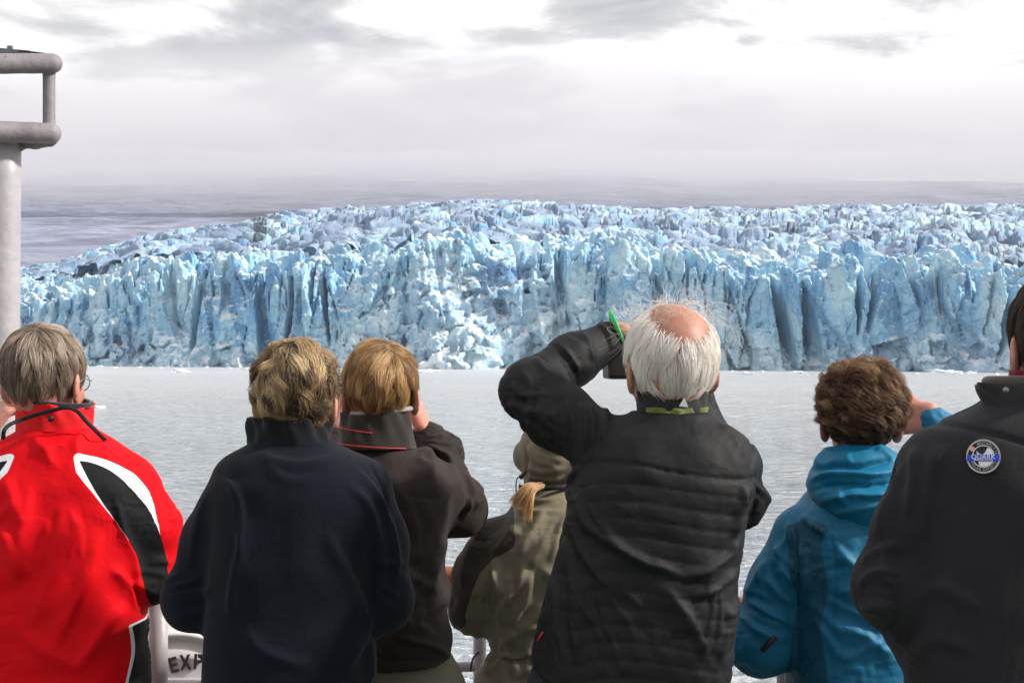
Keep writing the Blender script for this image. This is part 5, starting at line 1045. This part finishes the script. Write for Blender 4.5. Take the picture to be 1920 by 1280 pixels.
text3('QUARK', R0*.42, bc + nb2*.0040 - by*R0*.06, bx, by, WH, 'lettering', bd, org=p.o); text3('EXPEDITIONS', R0*.19, bc + nb2*.0040 - by*R0*.25, bx, by, WH, 'lettering', bd, org=p.o)
for word, a0, a1, flip in (('ANTARCTICA', 1.95, -.05, 1), ('POLAR', 3.65, 4.45, -1), ('EXPERTS', 4.75, 5.80, -1)):
    for k, ch in enumerate(word):
        a = a0 + (a1 - a0) * k / (len(word)-1); rd = bx*math.cos(a) + by*math.sin(a)*1.08; ux = nrm((bx*math.sin(a) - by*math.cos(a))) * flip; uy = nrm(rd) * flip
        text3(ch, R0*(.27 if flip == 1 else .23), bc + nb2*.0022 + rd*R0*.80, ux, uy, SV, 'lettering', bd, org=p.o)
print('p7', round(time.time()-T1, 1))

# ================================================================== the ship
MP, t = mat('ship_paint'); P = objco(t)
c = t.mix(t.ramp(t.noise(P, 5, 6, .65), [(.4, 0.), (.7, 1.)]), (.42, .41, .425), (.30, .29, .305)); rs = t.ramp(t.noise(P, 16, 8, .7), [(.62, 0.), (.70, .6)]); c = t.mix(rs, c, (.24, .20, .19))
t.out(t.n('ShaderNodeBsdfPrincipled', {'Base Color': c, 'Roughness': .42, 'Normal': t.bump(t.noise(P, 45, 5, .6), .5, .004)}).outputs[0])
MG, t = mat('weathered_grey_paint'); P = objco(t)
c = t.mix(t.ramp(t.noise(P, 9, 7, .7), [(.35, 0.), (.7, 1.)]), (.27, .25, .265), (.15, .135, .15)); rs = t.ramp(t.noise(P, 40, 8, .75), [(.58, 0.), (.66, .8)]); c = t.mix(rs, c, (.10, .085, .085))
t.out(t.n('ShaderNodeBsdfPrincipled', {'Base Color': c, 'Roughness': .6, 'Normal': t.bump(t.noise(P, 70, 7, .65), .6, .004)}).outputs[0])
MV, t = mat('varnished_rail_wood'); P = objco(t); g = t.noise(t.mapv(P, scale=(2, 2, 30)), 6, 5, .6); c = t.mix(g, (.30, .075, .025), (.16, .035, .012))
t.out(t.n('ShaderNodeBsdfPrincipled', {'Base Color': c, 'Roughness': .25, 'Coat Weight': .6, 'Normal': t.bump(g, .2, .002)}).outputs[0])
MD = plain('deck_paint', (.10, .13, .11), .6, bumps=.4); MH = plain('hull_paint', (.03, .05, .11), .4)
rp = spline([(-4.6, 1.2, 0), (-3.6, 2.4, 0), (-2.2, 3.15, 0), (-1.25, 3.40, 0), (-.83, 3.52, 0), (-.16, 3.74, 0), (.22, 3.62, 0), (.52, 3.30, 0), (1.3, 2.95, 0), (2.6, 2.6, 0), (4.6, 1.6, 0)], 160)
x_, y_ = rp[:, 0], rp[:, 1]
out2 = rp.copy(); nn = np.gradient(rp, axis=0); nn = nrm_rows(np.c_[-nn[:, 1], nn[:, 0], 0*nn[:, 0]]); out2 += nn * .12; n = len(rp)
V = np.vstack([out2, out2 - [0, 0, .08], [[out2[0, 0], -4, 0], [out2[-1, 0], -4, 0], [out2[0, 0], -4, -.08], [out2[-1, 0], -4, -.08]]])
bm = bmesh.new(); vs = [bm.verts.new(v) for v in V]; top = vs[:n] + [vs[2*n+1], vs[2*n]]; bot = vs[n:2*n] + [vs[2*n+3], vs[2*n+2]]; bm.faces.new(top); bm.faces.new(bot[::-1])
for k in range(len(top)): k2 = (k+1) % len(top); bm.faces.new([top[k2], top[k], bot[k], bot[k2]])
bmesh.ops.recalc_face_normals(bm, faces=bm.faces[:]); me = bpy.data.meshes.new('deck'); bm.to_mesh(me); bm.free(); me.materials.append(MD); o = bpy.data.objects.new('deck', me); COL.objects.link(o); tag(o, kind='structure')
# hull below the deck edge
zz = np.linspace(-.082, SEA - 1, 12); V = np.concatenate([out2 - nn * (.05 + .25 * ((-z) / 8.)) * 1 + [0, 0, z] for z in zz]); F = np.stack([(np.arange(11)[:, None]*n + np.arange(n-1)[None]).ravel() + d for d in (0, 1, n+1, n)], 1)
tag(mesh_obj('ship_hull', V, F, MH, origin=(0, 3, SEA)), 'dark blue hull of the ship the passengers stand on', 'ship')
rail = bpy.data.objects.new('guard_rail', None); COL.objects.link(rail); rail.location = (0, 3.6, 0); ro = (0, 3.6, 0); tag(rail, 'white ship guard rail with a varnished red-brown wooden top, in front of the passengers', 'railing')
tube('top_rail', rp + [0, 0, 1.085], .025, MV, rail, ro, seg=16)
tube('rail_bracket', rp + [0, 0, 1.058], .012, MP, rail, ro, seg=10, flat=(.4, 1.4))
for z in (.845, .60, .36, .14): tube('rail_bar', rp + [0, 0, z], .0135, MP, rail, ro, seg=12)
for X in (-3.4, -2.6, -1.75, -.872, -.085, .62, 1.6, 2.5, 3.5):
    q = np.array([X, np.interp(X, rp[:, 0], rp[:, 1]), 0.]); r_ = .023 if abs(X + .872) < .01 else .017
    V, F = join([tube(None, np.array([q + [0, 0, z] for z in np.linspace(0.004, 1.055, 8)]), r_, None, seg=20), boxm(q + [0, 0, .012], (.06, .06, .008))]); mesh_obj('stanchion', V, F, MP, rail, ro)
# post and pipe frame at the left edge
Dp = 3.5; q = lambda px, py, dy=0.: W(px, py, Dp + dy); r = 32 / FPX * Dp; pc = q(4, 283)
fr = bpy.data.objects.new('pipe_frame_post', None); COL.objects.link(fr); fo = (float(pc[0]), Dp, 0.); fr.location = fo; tag(fr, 'thick painted steel post with a weathered grey pipe frame on top, at the left edge', 'post')
V, F = join([tube(None, np.array([[pc[0] - .006 + .0, Dp, z] for z in np.linspace(0, 1.0, 6)] + [[pc[0] - .006 + .006*(z-1)/1.2*1.6, Dp, z] for z in np.linspace(1.05, pc[2] + .02, 14)]), r, None, seg=40), boxm((pc[0], Dp, .01), (.09, .09, .01))]); mesh_obj('post', V, F, MP, fr, fo)
def pipe(nm, a, b, rpx, m_=MG):
    r_ = rpx / FPX * Dp; t_ = (1 - (1 - np.linspace(0, 1, 90)) ** 2.2)[:, None]; pts = a + (b - a) * t_; rr = np.full(40, r_); e = np.linalg.norm(b - a); s_ = (1 - t_[:, 0]) * e; rr = r_ * np.sqrt(np.clip(1 - np.clip((r_ - s_) / r_, 0, 1)**2, .004, 1))
    rr = rr * (1 + .012 * np.sin(np.arange(90) * .5)); V, F = tube(None, pts, rr, None, seg=28); return mesh_obj(nm, V, F, m_, fr, fo)
pipe('upper_pipe', q(-330, 122, -.25), q(117, 119), 18.5); pipe('lower_pipe', q(-330, 236, -.25), q(115, 251), 19.5)
pipe('upper_pipe', q(-330, 130, .55), q(95, 120, .06), 17); pipe('lower_pipe', q(-330, 262, .55), q(90, 254, .06), 17)
for y0_, y1_ in ((122, 130), (236, 262)): V, F = tube(None, np.array([q(-330, y0_, -.25) + (q(-330, y1_, .55) - q(-330, y0_, -.25)) * k_ for k_ in np.linspace(0, 1, 8)]), .023, None, seg=20); mesh_obj('cross_pipe', V, F, MG, fr, fo)
V, F = tube(None, np.array([q(92, y, 0) for y in np.linspace(250, 122, 12)]), 11.5 / FPX * Dp * (1 + .25*np.array([1, .3, 0, 0, 0, 0, 0, 0, 0, 0, .3, 1])), None, seg=24); mesh_obj('upright_pipe', V, F, MG, fr, fo)
S = Field(q(-60, 300) - .06, q(110, 255) + .06, .004)      # rough welded bracket under the lower pipe
for a, b, ra in ((q(-40, 268), q(98, 264), .014), (q(12, 274), q(70, 276), .008), (q(60, 272), q(92, 270), .007), (q(-30, 280), q(34, 280), .012)): S.rc(a, b, ra, ra*.8, .008)
V, Q = S.mesh(1); V = V + vnormals(V, Q) * (.0035 * noise3(V, 70, 3, 3))[:, None]; mesh_obj('weld_bracket', V, Q, MG, fr, fo)
V, F = join([boxm(q(-90, 95, .08), (.115*2, .10, .0022), roty(.09)), boxm(q(19, 88, .02), (.006, .006, .004))]); mesh_obj('top_plate', V + [0, 0, -.002], F, plain('grey_green_metal', (.16, .19, .19), .4, .4), fr, fo, smooth=False)
tube('cable', spline([q(34, 96, -.02), q(50, 97, -.02), q(68, 99, -.02), q(84, 101, -.01)], 14), .0022, BLACKP, fr, fo, seg=8)
# lidded white canister hung outside the rail, stencilled
Dc = 3.92; q = lambda px, py, dy=0.: W(px, py, Dc + dy); c0 = q(333, 1300); Rc = (1300 - 1184) / FPX * Dc; cn = bpy.data.objects.new('liferaft_canister', None); COL.objects.link(cn)
cn.location = (float(c0[0]), Dc, float(c0[2] - Rc)); co_ = tuple(cn.location); tag(cn, 'white round-topped life-raft canister stencilled EXP, outside the rail behind the dark fleece', 'canister')
prof = [(0, -.012), (.55, -.010), (.68, -.006), (.72, .000), (.80, .010), (.86, .012), (.90, .004), (.94, -.006), (.985, -.002), (1.0, .010), (1.0, .05), (.985, .06), (.985, .55), (0, .56)]; a = np.linspace(0, 2*PI, 64, endpoint=False)
V = np.array([[c0[0] + f*Rc*math.cos(x)*1.28, Dc + y, c0[2] + f*Rc*math.sin(x)] for f, y in prof for x in a]); m_ = len(prof); i = np.arange(m_-1)[:, None]; j = np.arange(64)[None]; j2 = (j+1) % 64
F = np.stack([i*64+j, i*64+j2, (i+1)*64+j2, (i+1)*64+j], -1).reshape(-1, 4); mesh_obj('drum', V, F, plain('white_fibreglass', (.66, .65, .65), .4, bumps=.1), cn, co_)
V, F = boxm(q(340, 1275, -.025), (Rc*1.2, .018, .006)); mesh_obj('ledge', V, F, MP, cn, co_)
INK = plain('stencil_ink', (.035, .022, .03), .7); ux, uy = nrm(W(1, 1, 1) - W(0, 1, 1)), np.array([0, 0, 1.])
def glyph(polys, px, py, ang, wpx, hpx, nm):
    Vs, Fs, k = [], [], 0; A = math.radians(ang); ca, sa = math.cos(A), math.sin(A)
    for pl in polys:
        pts = [((x - .5) * wpx, (y - .5) * hpx) for x, y in pl]; pts = [(x*ca - y*sa, x*sa + y*ca) for x, y in pts]; n = len(pts)
        w3_ = [q(px + x, py - y, -.0165) for x, y in pts]; Vs += w3_ + [v + [0, .006, 0] for v in w3_]
        for a_ in range(1, n-1): Fs.append((k, k+a_, k+a_+1, k+a_+1)[:3])
        for a_ in range(n): b_ = (a_+1) % n; Fs += [(k+a_, k+n+a_, k+b_), (k+b_, k+n+a_, k+n+b_)]
        k += 2*n
    mesh_obj(nm, np.array(Vs), np.array(Fs), INK, cn, co_, smooth=False)
rc_ = lambda a, b, c_, d: [(a, b), (c_, b), (c_, d), (a, d)]
glyph([rc_(0, 0, .28, 1), rc_(.38, .82, 1, 1), rc_(.38, .42, .9, .58), rc_(.38, 0, 1, .18)], 325, 1246, 14, 15, 29, 'stencilled_letter')
glyph([[(0, 0), (.26, 0), (1, 1), (.74, 1)], [(0, 1), (.26, 1), (.47, .62), (.37, .42)], [(.74, 0), (1, 0), (.63, .58), (.53, .40)]], 347, 1241, 4, 20, 28, 'stencilled_letter')
glyph([rc_(0, 0, .28, 1), [(.38, .82), (.38, 1), (.8, 1), (1, .85), (1, .6), (.8, .82)], [(.38, .42), (.38, .6), (.75, .6), (1, .85), (1, .58), (.8, .42)]], 372, 1240, -4, 17, 28, 'stencilled_letter')
print('all', round(time.time()-T0, 1))
